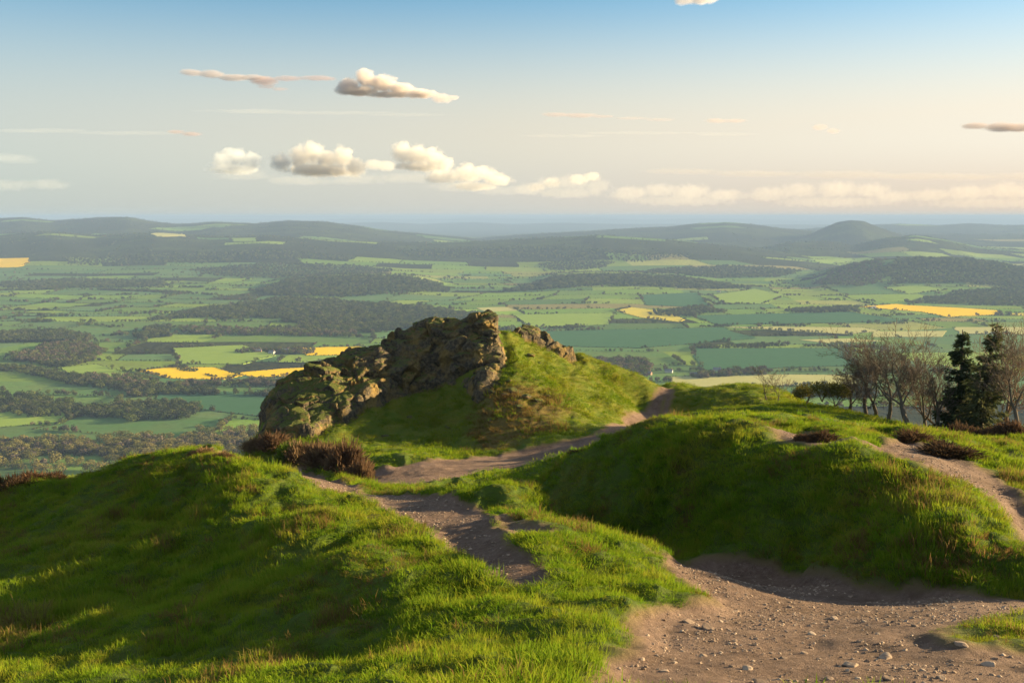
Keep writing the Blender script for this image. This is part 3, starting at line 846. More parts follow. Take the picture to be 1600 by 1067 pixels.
def tubes(name, segs, sides=5):
    """segs: (p0, p1, r0, r1)"""
    V, Fq, cnt = [], [], []
    for p0, p1, r0, r1 in segs:
        d = Vector(p1) - Vector(p0)
        if d.length < 1e-6: continue
        d.normalize(); a = d.orthogonal().normalized(); b_ = d.cross(a)
        ns = sides if r0 > .03 else 3; base = len(V)
        for p, r in ((p0, r0), (p1, r1)):
            for k in range(ns):
                c, s_ = math.cos(2 * math.pi * k / ns), math.sin(2 * math.pi * k / ns)
                V.append(tuple(Vector(p) + a * (c * r) + b_ * (s_ * r)))
        for k in range(ns):
            j = (k + 1) % ns; Fq += [base + k, base + j, base + ns + j, base + ns + k]; cnt.append(4)
    return raw_mesh(name, V, Fq, cnt, True)

def mat_leaf(name, stops, trans=.3, scale=.25):
    s = N(name); rnd = s.n('ShaderNodeObjectInfo').outputs['Random']; n1 = s.noise(scale, 3, .6)
    c = s.ramp(s.math('ADD', s.math('MULTIPLY', n1, .6), s.math('MULTIPLY', rnd, .4)), stops)
    s.leafy(c, trans); return s.m
def mat_bark(name, a, b):
    s = N(name); n1 = s.noise(3, 4, .6); s.principled(s.mix(n1, a, b), .95, s.bump(n1, .5, .03), .05); return s.m
M_BARK = mat_bark('grey_brown_bark', (.065, .052, .042), (.145, .118, .095))
M_RBARK = mat_bark('reddish_twig_bark', (.11, .07, .05), (.20, .135, .095))
M_HEATH = mat_leaf('heather_sprigs', [(.3, (.060, .040, .024)), (.5, (.105, .062, .038)), (.7, (.18, .12, .065))], .3, 2.5)
M_HEATHG = mat_leaf('bilberry_leaves', [(.3, (.06, .10, .012)), (.6, (.11, .16, .02)), (.8, (.16, .15, .03))], .35, 1.5)
M_DARKLEAF = mat_leaf('spruce_needles', [(.3, (.030, .044, .022)), (.55, (.055, .072, .034)), (.8, (.10, .10, .045))], .3, 1.0)
M_OLIVE = mat_leaf('budding_leaves', [(.3, (.10, .095, .025)), (.55, (.15, .135, .035)), (.8, (.21, .17, .05))], .4, 1.0)

# ------------------------------------------------------------------ heather and low shrubs
def sprig_bush(n, seed, h=.8):
    rg = np.random.default_rng(seed); V, Fq, cnt = [], [], []
    for i in range(n):
        a = rg.random() * 6.283; el = math.asin(rg.random() ** .7); r = rg.uniform(.55, 1.0)
        lump = 1 + .28 * math.sin(3 * a + seed) * math.cos(2 * el + seed) + rg.normal(0, .09)
        d = np.array([math.cos(a) * math.cos(el), math.sin(a) * math.cos(el), math.sin(el) * h]) * lump
        p = d * r; L = rg.uniform(.14, .34); q = p + (d + rg.normal(0, .35, 3) + np.array([0, 0, .45])) * L
        wd = np.cross(q - p, rg.normal(size=3)); wd = wd / (np.linalg.norm(wd) + 1e-9) * rg.uniform(.012, .030)
        m_ = (p + q) / 2 + wd * 1.3; b = len(V)
        V += [p, m_, q, (p + q) / 2 - wd * 1.3]; Fq += [b, b + 1, b + 2, b + 3]; cnt.append(4)
    return raw_mesh('sprigs', V, Fq, cnt, False)
def stem_fan(n, seed):
    rg = random.Random(seed); segs = []
    for i in range(n):
        a, el = rg.random() * 6.283, rg.uniform(.3, 1.4); L = rg.uniform(.5, .95)
        segs.append(((0, 0, -.08), (math.cos(a) * math.cos(el) * L, math.sin(a) * math.cos(el) * L, math.sin(el) * L * .8), .02, .006))
    return tubes('stems', segs, 4)
HB = [sprig_bush(2600, k) for k in (1, 2, 3)]; HS = [stem_fan(26, k) for k in (1, 2, 3)]
HG = [sprig_bush(2200, k) for k in (7, 8)]
for m_ in HB: m_.materials.append(M_HEATH)
for m_ in HG: m_.materials.append(M_HEATHG)
for m_ in HS: m_.materials.append(M_BARK)
hk = [0]
def bush(u, v, wpx, hpx, label, group=None, green=False, name='heather_bush', cat='bush', D=None):
    x, y = unproject(u, v) if D is None else ((u - 800) / F * D, D)
    k = hk[0]; hk[0] += 1
    r = wpx / F * y * .5; hz = hpx / F * y * .85
    o = empty(name, (x, y, float(tz(np.array([x]), np.array([y]))[0]) - .05), k * 1.7, (r, r * .9, hz))
    set_props(o, label, cat, group)
    f = link('foliage', HG[k % 2] if green else HB[k % 3], None, o); st = link('stem', HS[k % 3], None, o)
    return o
gl = 'heather on the left skyline'
bush(12,762,56,30,'russet heather bush at the left edge, above the valley', gl)
bush(50,756,50,28,'reddish-brown heather bush second from the left edge on the skyline', gl)
bush(84,748,44,22,'small russet heather bush ending the left skyline row', gl)
bush(30,768,60,22,'low dark heather clump in front of the left skyline row', gl)
bush(150,732,46,14,'low dark heather tuft alone on the left mound skyline', gl)
gm = 'heather in front of the rock outcrop'
for (u, v, w_, h_, lab) in [
 (398,704,40,22,'dark heather bush below the left foot of the rock outcrop'),(428,706,50,27,'brown heather bush at the left end of the thicket by the path'),
 (468,716,56,36,'tall russet heather bush behind the green clump by the path'),(505,728,60,42,'dense red-brown heather bush in the middle of the path thicket'),
 (540,742,62,48,'large dark russet heather bush near the path junction'),(566,751,46,40,'rounded heather bush at the right end of the path thicket'),
 (488,712,50,26,'flat-topped heather bush at the back of the path thicket'),(525,726,50,30,'heather bush at the back beside the sunlit grass')]:
    bush(u, v, w_, h_, lab, gm)
bush(452,722,44,34,'yellow-green bilberry clump in front of the heather thicket', None, True, 'bilberry_bush')
bush(318,718,44,16,'low russet heather patch on top of the left mound', 'heather on top of the left mound')
bush(348,722,36,12,'thin heather tuft beside the path on top of the left mound', 'heather on top of the left mound')
bush(905,712,34,13,'small dark shrub on the left crest of the right mound', None)
gr = 'heather along the wood edge'
for (u, v, w_, h_, lab) in [(1286,684,44,22,'rounded russet heather bush at the end of the small dirt strip'),(1258,682,34,14,'low heather tuft left of the rounded heather bush on the dirt strip'),
 (1425,690,60,20,'dark heather clump in front of the wide bare tree'),(1462,686,50,20,'dark heather clump left of the spruce foot'),
 (1500,684,60,24,'russet heather clump under the left spruce'),(1540,688,60,26,'russet heather clump under the leaning spruce'),
 (1580,692,60,30,'russet heather clump below the right edge bare trees'),(1408,684,36,16,'small heather tuft at the top of the trodden path'),
 (1480,708,90,20,'long dark heather mound beside the upper path')]:
    bush(u, v, w_, h_, lab, gr, D=None)

# ------------------------------------------------------------------ bare trees, conifers, budding shrubs near the hill edge
def bare_tree(seed, h, spread=.55, lean=0.0, levels=6, r0=.14, fork=.26):
    rg = random.Random(seed); trunk, twig = [], []
    def grow(p, d, L, r, lv):
        steps = 3 if lv < 3 else 2
        for i in range(steps):
            d2 = (d + Vector((rg.gauss(0, .13), rg.gauss(0, .13), rg.gauss(.05, .06)))).normalized()
            q = p + d2 * (L / steps); r2 = r * .86
            (trunk if lv == 0 else twig).append((tuple(p), tuple(q), r, r2)); p, d, r = q, d2, r2
            if lv >= 1 and lv < levels and rg.random() < .65:
                side = d.orthogonal(); side.rotate(Matrix.Rotation(rg.random() * 6.283, 3, d))
                grow(p, (d * .75 + side * rg.uniform(.5, .9)).normalized(), L * rg.uniform(.45, .7), r * .55, lv + 1)
        if lv < levels:
            for k in range(3 if lv == 0 else 2):
                side = d.orthogonal(); side.rotate(Matrix.Rotation(rg.random() * 6.283, 3, d))
                sp_ = rg.uniform(.05, .2) if k == 0 else rg.uniform(.35, spread + .15)
                grow(p, (d + side * sp_ + Vector((0, 0, .10))).normalized(), L * (rg.uniform(.74, .88) if k == 0 else rg.uniform(.55, .78)), r * (.78 if k == 0 else rg.uniform(.5, .66)), lv + 1)
    grow(Vector((0, 0, -.3)), Vector((lean, 0, 1)).normalized(), h * fork, r0, 0)
    top = max(s_[1][2] for s_ in twig); k = h / top
    sc_ = lambda L_: [tuple([tuple(c * k for c in a), tuple(c * k for c in b), max(ra, .0085), max(rb, .0065)]) for a, b, ra, rb in L_]
    return tubes('trunk', sc_(trunk), 7), tubes('crown', sc_(twig), 5)
def conifer(seed, h, w_, lean=0.0, thin=.35):
    rg = random.Random(seed); V, Fq, cnt, segs = [], [], [], []
    axis = lambda t: Vector((lean * h * t * t, 0, h * t))
    for i in range(12): segs.append((tuple(axis(i / 12)), tuple(axis((i + 1) / 12)), .16 * (1 - i / 12) + .02, .16 * (1 - (i + 1) / 12) + .02))
    z = .06
    while z < .985:
        for b in range(rg.randint(3, 6)):
            if rg.random() < thin * (.35 + .8 * z): continue
            a = rg.random() * 6.283; L = w_ * (1 - z) ** .8 * rg.uniform(.55, 1.15) + .12
            p = axis(z); d = Vector((math.cos(a), math.sin(a), .12 - .45 * (1 - z)))
            n_ = max(4, int(L * 20)); q = p
            segs.append((tuple(p), tuple(p + d * L * .9), .025, .008))
            for k in range(n_):
                t = (k + 1) / n_; c = p + d * (L * t) + Vector((0, 0, .22 * L * t * t))
                for m_ in range(3):
                    sd = Vector((-d.y, d.x, 0)) * rg.uniform(-1, 1) * .34 * (1.1 - t * .6)
                    q = c + sd + Vector((0, 0, rg.uniform(-.20, .03)))
                    ax = (d * .6 + sd + Vector((rg.gauss(0, .2), rg.gauss(0, .2), rg.gauss(-.15, .15)))).normalized() * rg.uniform(.09, .20)
                    bx = ax.cross(Vector((rg.gauss(0, 1), rg.gauss(0, 1), rg.gauss(0, 1)))).normalized() * rg.uniform(.03, .065)
                    i0 = len(V); V += [tuple(q - ax), tuple(q - bx), tuple(q + ax), tuple(q + bx)]; Fq += [i0, i0 + 1, i0 + 2, i0 + 3]; cnt.append(4)
        z += rg.uniform(.018, .034)
    return tubes('trunk', segs, 6), raw_mesh('crown', V, Fq, cnt, False)
def plant(name, label, cat, group, u, D, vtop, maker, mats, rz=0, **kw):
    x, y = (u - 800) / F * D, D
    z = float(tz(np.array([x]), np.array([y]))[0]) - .05
    h = (-(vtop - V0) / F * D - z) * (1.14 if name == 'bare_tree' else 1.0)
    o = empty(name, (x, y, z), rz); set_props(o, label, cat, group)
    a, b = maker(h=h, **kw)
    link('trunk', a, mats[0], o); link('crown', b, mats[1], o)
    return o
gb = 'bare trees at the edge of the hilltop'
def bt(u, D, vtop, lab, seed, red=False, **kw): plant('bare_tree', lab, 'tree', gb, u, D, vtop, lambda h, **k: bare_tree(seed, h, **k), (M_RBARK, M_RBARK) if red else (M_BARK, M_BARK), seed, **kw)
bt(1338,55,578,'short bare tree beside the olive budding trees', 1)
bt(1366,54,538,'slender leafless tree, left front of the bare group', 2, spread=.45)
bt(1380,55,526,'tall bare tree with thin upright twigs, left half of the bare group', 3, spread=.42)
bt(1398,53,538,'leafless tree with a forked dark trunk in the bare group', 4, spread=.5)
bt(1432,49,520,'widest bare tree with a round open crown and dark trunk', 5, spread=.68, r0=.16)
bt(1456,54,540,'bare grey tree behind the widest bare tree', 6)
bt(1478,51,562,'small bare tree just left of the spruces', 7)
bt(1502,56,527,'reddish leafless tree rising behind the left spruce', 8, True, spread=.5)
bt(1530,58,545,'reddish bare tree between the two spruce tops', 9, True)
bt(1572,53,540,'reddish leafless tree right of the leaning spruce', 10, True)
bt(1592,50,522,'tall bare tree at the right edge of the picture', 11, True, spread=.5)
bt(1612,47,520,'bare tree cut by the right edge of the picture', 12, spread=.5)
bt(1207,60,577,'thin bare sapling alone behind the sunlit hump, left one of two', 13, levels=4, r0=.05)
bt(1224,59,580,'thin bare sapling alone behind the sunlit hump, right one of two', 14, levels=4, r0=.05)
plant('spruce_tree', 'dense dark spruce with a broken narrow top', 'tree', 'spruces at the edge of the hilltop', 1512, 51, 515, lambda h, **k: conifer(1, h, 1.45, -.02, .40), (M_BARK, M_DARKLEAF))
plant('spruce_tree', 'taller dark spruce with a ragged leaning top', 'tree', 'spruces at the edge of the hilltop', 1545, 49, 503, lambda h, **k: conifer(2, h, 1.35, .10, .62), (M_BARK, M_DARKLEAF))
def budding(seed, h):
    rg = random.Random(seed); r = h * .55
    lobes = [(rg.uniform(-.5, .5) * r, rg.uniform(-.5, .5) * r, h * rg.uniform(.5, .78), r * .55, r * .55, h * .24) for _ in range(7)]
    tr, tw = bare_tree(seed, h * .95, .8, 0, 3, .08, .3)
    V = tr; return tw, leaf_cloud('crown', lobes, 2600, .05, seed, .8, .2)
gs = 'budding trees left of the bare trees'
for (u, D, vt, lab, sd) in [(1290,55,586,'olive-green rounded budding tree left of the bare trees', 31), (1262,56,602,'low olive shrubby tree at the left end of the wood edge', 32), (1316,54,598,'olive budding tree next to the shortest bare tree', 33)]:
    plant('budding_tree', lab, 'tree', gs, u, D, vt, lambda h, **k: budding(sd, h), (M_BARK, M_OLIVE))

# ------------------------------------------------------------------ hedgerows, woods and trees of the plain
def far_crown(seed, n=230, size=.085):
    rg = random.Random(seed)
    lobes = [(0, 0, .55, .34, .34, .36)] + [(rg.uniform(-.3, .3), rg.uniform(-.3, .3), rg.uniform(.35, .78), .22, .22, .22) for _ in range(6)]
    return leaf_cloud('far_crown', lobes, n, size, seed, .35, .4)
def far_trunk(): return tubes('trunk', [((0, 0, -.05), (0, 0, .6), .035, .02)], 5)
M_FAR_A = mat_leaf('far_dark_leaves', [(.25, (.030, .040, .022)), (.5, (.048, .058, .028)), (.75, (.085, .078, .042))], .15, .012)
M_FAR_B = mat_leaf('far_brown_twigs', [(.25, (.060, .050, .040)), (.5, (.10, .078, .058)), (.75, (.15, .12, .075))], .15, .012)
M_FAR_C = mat_leaf('far_spring_leaves', [(.25, (.07, .075, .022)), (.45, (.14, .13, .035)), (.62, (.20, .165, .06)), (.8, (.13, .15, .035))], .25, .02)
def fam(name, mat, seed, n=230, size=.085):
    ms = [far_crown(seed + k, n, size) for k in range(5)]
    for m_ in ms: m_.materials.append(mat)
    return protos(name, ms)
def fam_mix(name, a, b):
    c = bpy.data.collections.new(name)
    for o_ in list(a.objects)[:3] + list(b.objects)[:2]: c.objects.link(o_)
    return c
M_FAR_D = mat_leaf('far_green_leaves', [(.25, (.050, .072, .020)), (.5, (.085, .105, .028)), (.75, (.13, .135, .04))], .2, .012)
FAM_A, FAM_B, FAM_C = fam('dark_crown', M_FAR_A, 100), fam('brown_crown', M_FAR_B, 200), fam('spring_crown', M_FAR_C, 300, 420, .06)

FAM_D = fam('green_crown', M_FAR_D, 400)
FAM_AB, FAM_BA = fam_mix('mixed_wood', FAM_A, FAM_D), fam_mix('mixed_brown_wood', FAM_B, FAM_D)
FAM_CA = fam_mix('mixed_spring_wood', FAM_C, FAM_B)
def tree_scatter(name, x, y, hgt, fam_, seed):
    fam_ = {id(FAM_A): FAM_AB, id(FAM_B): FAM_BA, id(FAM_C): FAM_CA}.get(id(fam_), fam_)
    rg = np.random.default_rng(seed); n = len(x)
    z = cz(x, y) - .08 * hgt + np.hypot(x, y) * 1.0e-4
    wd = hgt * rg.uniform(.85, 1.35, n)
    return scatter(name, np.stack([x, y, z], -1), np.stack([0 * x, 0 * x, rg.random(n) * 6.283], -1), np.stack([wd, wd, hgt], -1), fam_, 5, seed)
hd = np.concatenate(hedge)
ok = np.ones(len(hd), bool)
for P in MARKED:
    c = P.mean(0); rr = np.hypot(*(P - c).T).max()
    b = np.hypot(hd[:, 0] - c[0], hd[:, 1] - c[1]) < rr
    if b.any(): ok[np.where(b)[0][sdist(P, hd[b, 0], hd[b, 1]) > 3]] = False
hd = hd[ok & (np.abs(hd[:, 0]) < hd[:, 1] * .64 + 100) & (hd[:, 1] > 850)]
hd = np.concatenate([hd] + EDGES); hd = hd[hd[:, 1] > 850]
sel = RNG.random(len(hd)) < .7
tree_scatter('hedgerow_vegetation', hd[sel, 0], hd[sel, 1], hd[sel, 2], FAM_A, 71)
tree_scatter('hedgerow_vegetation', hd[~sel, 0], hd[~sel, 1], hd[~sel, 2], FAM_B, 72)

def fill(poly, sp, rg):
    P = np.array(poly); (x0, y0), (x1, y1) = P.min(0), P.max(0)
    X, Y = np.meshgrid(np.arange(x0, x1, sp), np.arange(y0, y1, sp)); X = X.ravel() + rg.uniform(-.5, .5, X.size) * sp; Y = Y.ravel() + rg.uniform(-.5, .5, Y.size) * sp
    k = sdist(P, X, Y) + fbm(X, Y, 90, 3, 9) * 45 > 0
    return X[k], Y[k]
def strip(px, wid):
    W = np.array([onplain(u, v) for u, v in px]); d = np.gradient(W, axis=0); nn = np.stack([-d[:, 1], d[:, 0]], 1); nn /= np.linalg.norm(nn, axis=1)[:, None]
    return np.concatenate([W + nn * wid / 2, (W - nn * wid / 2)[::-1]])
WOODS = [
 ('A', [(225,503),(300,489),(360,477),(440,468),(520,470),(600,476),(690,485),(760,494),(775,503),(700,511),(600,507),(520,500),(400,498),(300,499)], 13, 15),
 ('A', [(395,455),(450,438),(520,434),(600,433),(690,446),(705,458),(560,464),(440,464)], 15, 16),
 ('A', [(445,500),(560,503),(680,512),(580,521),(470,515)], 12, 15),
 ('A', [(780,458),(835,445),(865,434),(990,431),(1100,439),(1165,450),(1100,453),(960,447),(880,450)], 15, 17),
 ('A', [(1390,446),(1380,420),(1400,406),(1500,406),(1560,413),(1700,436),(1700,456),(1560,448),(1500,442)], 15, 16),
 ('B', [(1270,446),(1300,424),(1340,412),(1385,406),(1392,440),(1340,448)], 15, 13),
 ('A', [(218,517),(268,513),(270,527),(222,530)], 9, 15),
 ('B', [(275,514),(420,517),(560,521),(560,526),(400,526),(280,521)], 13, 14),
 ('A', [(-30,522),(80,519),(150,524),(140,535),(-30,538)], 10, 14),
 ('B', [(20,566),(60,546),(100,538),(150,544),(168,556),(120,570),(60,570)], 9, 14),
 ('A', [(60,568),(110,560),(150,562),(120,573),(80,575)], 9, 12),
 ('A', [(130,640),(200,630),(290,637),(305,652),(200,664),(130,656)], 9, 13),
 ('A', [(-30,622),(60,620),(140,637),(120,648),(-30,634)], 9, 12),
 ('C', [(130,716),(200,694),(300,687),(410,674),(440,700),(300,726)], 9, 14),
 ('C', [(-40,712),(30,694),(130,694),(150,716),(-40,730)], 9, 14),
 ('B', [(890,566),(1010,564),(1015,590),(900,594)], 9, 15),
 ('B', [(1000,597),(1100,582),(1200,576),(1215,588),(1010,600)], 9, 12),
 ('A', [(1235,484),(1335,480),(1340,488),(1240,491)], 11, 12),
 ('A', [(1420,474),(1500,456),(1640,450),(1640,480),(1500,477)], 14, 12),
 ('A', [(1005,492),(1100,478),(1135,488),(1060,497)], 13, 11),
 ('A', [(1180,618),(1350,608),(1360,622),(1180,632)], 9, 12),
 ('A', [(840,415),(900,405),(960,412),(930,422),(860,424)], 16, 13),
 ('A', [(300,422),(420,412),(560,415),(620,424),(480,432),(330,432)], 18, 13),
 ('A', [(0,442),(120,437),(260,440),(270,448),(90,452),(0,452)], 15, 13),
 ('A', [(620,392),(800,386),(960,392),(1100,402),(1000,410),(800,404),(650,404)], 26, 15),
 ('A', [(100,404),(330,396),(520,398),(560,408),(330,412),(120,416)], 24, 15),
 ('A', [(1000,424),(1150,416),(1260,424),(1220,434),(1080,432)], 17, 14),
]
STRIPS = [('A', [(-20,572),(60,584),(160,602),(250,613),(330,617),(430,618),(540,617)], 34, 12), ('B', [(150,590),(230,606),(330,601),(430,599),(540,600)], 26, 12),
 ('A', [(270,572),(340,590),(420,601)], 8, 4), ('A', [(-20,497),(60,503),(180,511),(300,514)], 22, 8), ('A', [(-20,640),(60,646),(130,652)], 20, 11), ('A', [(-20,455),(120,452),(260,457),(340,462)], 40, 10),
 ('A', [(700,516),(860,513),(1000,510)], 16, 8), ('A', [(1080,511),(1250,509),(1420,506)], 14, 7), ('A', [(1000,545),(1200,540),(1400,545)], 14, 8), ('B', [(380,551),(430,548),(480,552)], 40, 10)]
wrg = np.random.default_rng(77)
for k, (fm, px, sp, hgt) in enumerate(WOODS):
    poly = [onplain(u, v) for u, v in px]
    x, y = fill(poly, sp, wrg)
    tree_scatter('woods', x, y, hgt * wrg.uniform(.65, 1.2, len(x)), {'A': FAM_A, 'B': FAM_B, 'C': FAM_C}[fm], 500 + k)
for k, (fm, px, wid, hgt) in enumerate(STRIPS):
    x, y = fill(strip(px, wid), max(4, min(9, wid * .5)), wrg)
    tree_scatter('woods', x, y, hgt * wrg.uniform(.5, 1.2, len(x)), {'A': FAM_A, 'B': FAM_B, 'C': FAM_C}[fm], 600 + k)
# the nearest spring-green trees of the wood at the foot of the hill: one by one
trk = far_trunk(); trk.materials.append(M_BARK)
CR = [o_.data for o_ in FAM_C.objects]
nrg = random.Random(9)
near_trees = []
for (u0, u1, v0, v1, n_, lab) in [(-40,170,690,702,22,'yellow-green spring tree in the rounded wood near the left edge'), (-40,300,722,742,46,'pale spring tree in the nearest belt of wood behind the left mound'),
                                  (300,420,672,690,16,'pale olive tree in the wood just left of the rock outcrop'), (160,300,684,696,14,'tawny spring tree along the top of the hazy wood')]:
    for i in range(n_):
        near_trees.append((u0 + (u1 - u0) * (i + nrg.random()) / n_, nrg.uniform(v0, v1), nrg.uniform(10, 17), lab))
for k, (u, v, hgt, lab) in enumerate(near_trees):
    p = onplain(u, v); x, y = float(p[0]), float(p[1])
    o = empty('broadleaf_tree', (x, y, float(cz(np.array([x]), np.array([y]))[0]) - .5), k * 2.1, (hgt * 1.15, hgt * 1.15, hgt))
    set_props(o, lab, 'tree', lab.replace('tree', 'trees', 1))
    c = bpy.data.objects.new('crown', CR[k % 5]); COL.objects.link(c); c.parent = o
    c = bpy.data.objects.new('trunk', trk); COL.objects.link(c); c.parent = o

# ------------------------------------------------------------------ farms and cottages, a few pixels each
def mat_plain(name, a, b):
    s = N(name); n1 = s.noise(.8, 3); s.principled(s.mix(n1, a, b), .9, None, .1); return s.m
M_WHITE, M_BRICK, M_SLATE = mat_plain('whitewashed_wall', (.46, .44, .40), (.58, .56, .51)), mat_plain('brick_wall', (.28, .15, .10), (.36, .21, .15)), mat_plain('slate_roof', (.16, .16, .17), (.22, .21, .21))
def house(u, v, w_, d_, h_, rz, white, label, group):
    w_ *= .6; d_ *= .8; h_ *= .85
    p = onplain(u, v); x, y = float(p[0]), float(p[1])
    o = empty('farmhouse', (x, y, float(cz(np.array([x]), np.array([y]))[0]) + .3), rz); set_props(o, label, 'house', group)
    a, b = w_ / 2, d_ / 2; rf = h_ + d_ * .42
    V = [(-a,-b,0),(a,-b,0),(a,b,0),(-a,b,0),(-a,-b,h_),(a,-b,h_),(a,b,h_),(-a,b,h_),(-a,0,rf),(a,0,rf)]
    link('wall', raw_mesh('wall', V, [0,1,5,4, 2,3,7,6, 1,2,6,9,5, 3,0,4,8,7], [4,4,5,5], False), M_WHITE if white else M_BRICK, o)
    e = .5; t = .25; sl_ = .42 * 2 * e
    A = [(-a-e,-b-e,h_-sl_*.5+.05),(a+e,-b-e,h_-sl_*.5+.05),(a+e,0,rf+.05),(-a-e,0,rf+.05),(a+e,b+e,h_-sl_*.5+.05),(-a-e,b+e,h_-sl_*.5+.05)]
    A += [(q[0], q[1], q[2] + t) for q in A]
    rfo = link('roof', raw_mesh('roof', A, [0,3,2,1, 3,5,4,2, 6,7,8,9, 9,8,10,11, 0,1,7,6, 4,5,11,10, 1,2,8,7, 2,4,10,8, 3,0,6,9, 5,3,9,11], [4]*10, False), M_SLATE, o)
    cx_ = a * .7; ch = box('chimney', (cx_-.6, -.6, rf-.6), (cx_+.6, .6, rf+1.6)); link('chimney', ch, M_BRICK, rfo)
for (u, v, w_, white, lab) in [(1123,457,26,True,'white farmhouse in the fields beyond the dark wooded ridge'),(412,496,30,True,'pale farm building at the lower edge of the dark wood'),(404,551,22,False,'brick cottage at the left end of the hamlet'),
  (425,553,26,True,'white cottage in the middle of the hamlet'),(446,550,24,False,'brick cottage at the right end of the hamlet'),(536,566,24,True,'pale house near the yellow field above the outcrop'),
  (1012,586,26,False,'brick house in the bare lilac wood behind the grass slope'),(1045,583,24,True,'white house in the village behind the track'),(1085,588,28,False,'brick house in the village right of the track top'),
  (1120,580,24,True,'white house at the right end of the village'),(1365,482,30,True,'pale barn beside the far right yellow field'),(682,500,26,True,'white house below the long dark wood, above the outcrop')]:
    house(u, v, w_, 9, 5, (u * .37) % 1.2 - .6, white, lab, 'houses scattered on the plain')

# ================================================================== LIGHT, SKY, AIR, CAMERA
SUN_EL, SUN_AZ = 11.8, 76.0       # azimuth to the right of the view
se, sa = R(SUN_EL), R(SUN_AZ)
SDIR = Vector((math.sin(sa) * math.cos(se), math.cos(sa) * math.cos(se), math.sin(se)))
sl = bpy.data.lights.new('sun', 'SUN'); sl.energy = 5.0; sl.angle = R(.5); sl.color = (1.0, .77, .41)
so = bpy.data.objects.new('sun', sl); COL.objects.link(so)
so.rotation_euler = (-SDIR).to_track_quat('-Z', 'Y').to_euler()

w = bpy.data.worlds.new('World'); scene.world = w; w.use_nodes = True
class NW(N):
    def __init__(s, tree): s.t = tree
wn = NW(w.node_tree); wt = w.node_tree; bg = wt.nodes['Background']
SKY_STRENGTH, EXPOSURE = .068, 2.1
sk = wt.nodes.new('ShaderNodeTexSky'); sk.sky_type = 'NISHITA'; sk.sun_disc = False
sk.sun_elevation = se; sk.sun_rotation = sa; sk.altitude = 400; sk.air_density = .8; sk.dust_density = .6; sk.ozone_density = 3.0
tc = wt.nodes.new('ShaderNodeTexCoord'); sep = wt.nodes.new('ShaderNodeSeparateXYZ'); wt.links.new(tc.outputs['Generated'], sep.inputs[0])
zz_, xx_ = sep.outputs['Z'], sep.outputs['X']
# high thin veil that pales the lower sky, warmer and brighter towards the sun
K = 1 / (SKY_STRENGTH * 2 ** EXPOSURE)
mr = wn.n('ShaderNodeMapRange'); wt.links.new(xx_, mr.inputs[0]); mr.inputs[1].default_value = -.5; mr.inputs[2].default_value = .5
side = mr.outputs[0]
def kc(r, g, b):
    f = lambda c: ((c / 255 + .055) / 1.055) ** 2.4 * K / 8
    return (f(r), f(g), f(b))
hi = wn.ramp(side, [(.0, kc(212, 213, 202)), (.5, kc(232, 225, 206)), (1.0, kc(255, 246, 226))])
lo = wn.ramp(side, [(.0, kc(198, 202, 197)), (.5, kc(216, 211, 200)), (1.0, kc(238, 215, 190))])
mz = wn.n('ShaderNodeMapRange'); wt.links.new(zz_, mz.inputs[0]); mz.inputs[1].default_value = .0; mz.inputs[2].default_value = .075; mz.interpolation_type = 'SMOOTHSTEP'
veil = wn.mix(mz.outputs[0], lo, hi)
ml = wn.n('ShaderNodeMapRange', interpolation_type='SMOOTHSTEP'); wt.links.new(zz_, ml.inputs[0]); ml.inputs[1].default_value = .235; ml.inputs[2].default_value = .075; ml.inputs[3].default_value = 0.0; ml.inputs[4].default_value = .97
boost = wn.math('MULTIPLY_ADD', side, .22, .88)
v8 = wn.mix(1.0, veil, (8, 8, 8), 'MULTIPLY')
skytint = wn.mix(1.0, sk.outputs[0], (.60, .76, .66), 'MULTIPLY')
skycol = wn.mix(wn.math('MULTIPLY', ml.outputs[0], boost), skytint, v8)
mo = wn.n('ShaderNodeMapRange', interpolation_type='SMOOTHSTEP'); wt.links.new(zz_, mo.inputs[0]); mo.inputs[1].default_value = .24; mo.inputs[2].default_value = .6; mo.inputs[4].default_value = .56  # added white veil overhead, out of view, lifts the light in shaded places
skycol = wn.mix(mo.outputs[0], skycol, wn.mix(1.0, kc(215, 222, 226), (8, 8, 8), 'MULTIPLY'))
wt.links.new(skycol, bg.inputs['Color']); bg.inputs['Strength'].default_value = SKY_STRENGTH

cam = bpy.data.cameras.new('camera'); co = bpy.data.objects.new('camera', cam); COL.objects.link(co)
cam.sensor_width = 36; cam.lens = 36 * F / 1600; cam.clip_start = .1; cam.clip_end = 200000
co.location = (0, 0, 0); co.rotation_euler = (math.pi / 2 - PITCH, 0, 0)
scene.camera = co
scene.view_settings.view_transform = 'Standard'; scene.view_settings.look = 'None'
scene.view_settings.exposure = EXPOSURE; scene.view_settings.gamma = 1
scene.cycles.max_bounces = 6; scene.cycles.diffuse_bounces = 2; scene.cycles.transmission_bounces = 3
scene.cycles.volume_bounces = 1; scene.cycles.transparent_max_bounces = 8
scene.cycles.use_denoising = True

# ---- the air: one box of thin even haze round everything but the sky and the clouds
s = N('haze')
vol = s.n('ShaderNodeVolumePrincipled'); vol.inputs['Color'].default_value = (.25, .36, .60, 1); vol.inputs['Density'].default_value = 8.0e-5
vol.inputs['Anisotropy'].default_value = .0
s.l(vol.outputs[0], s.out.inputs['Volume'])
zlow = float(CZ.min()) - 1.0
set_props(link('haze', box('haze', (-50000, -300, zlow), (50000, 46500, 30.0)), s.m), kind='stuff')

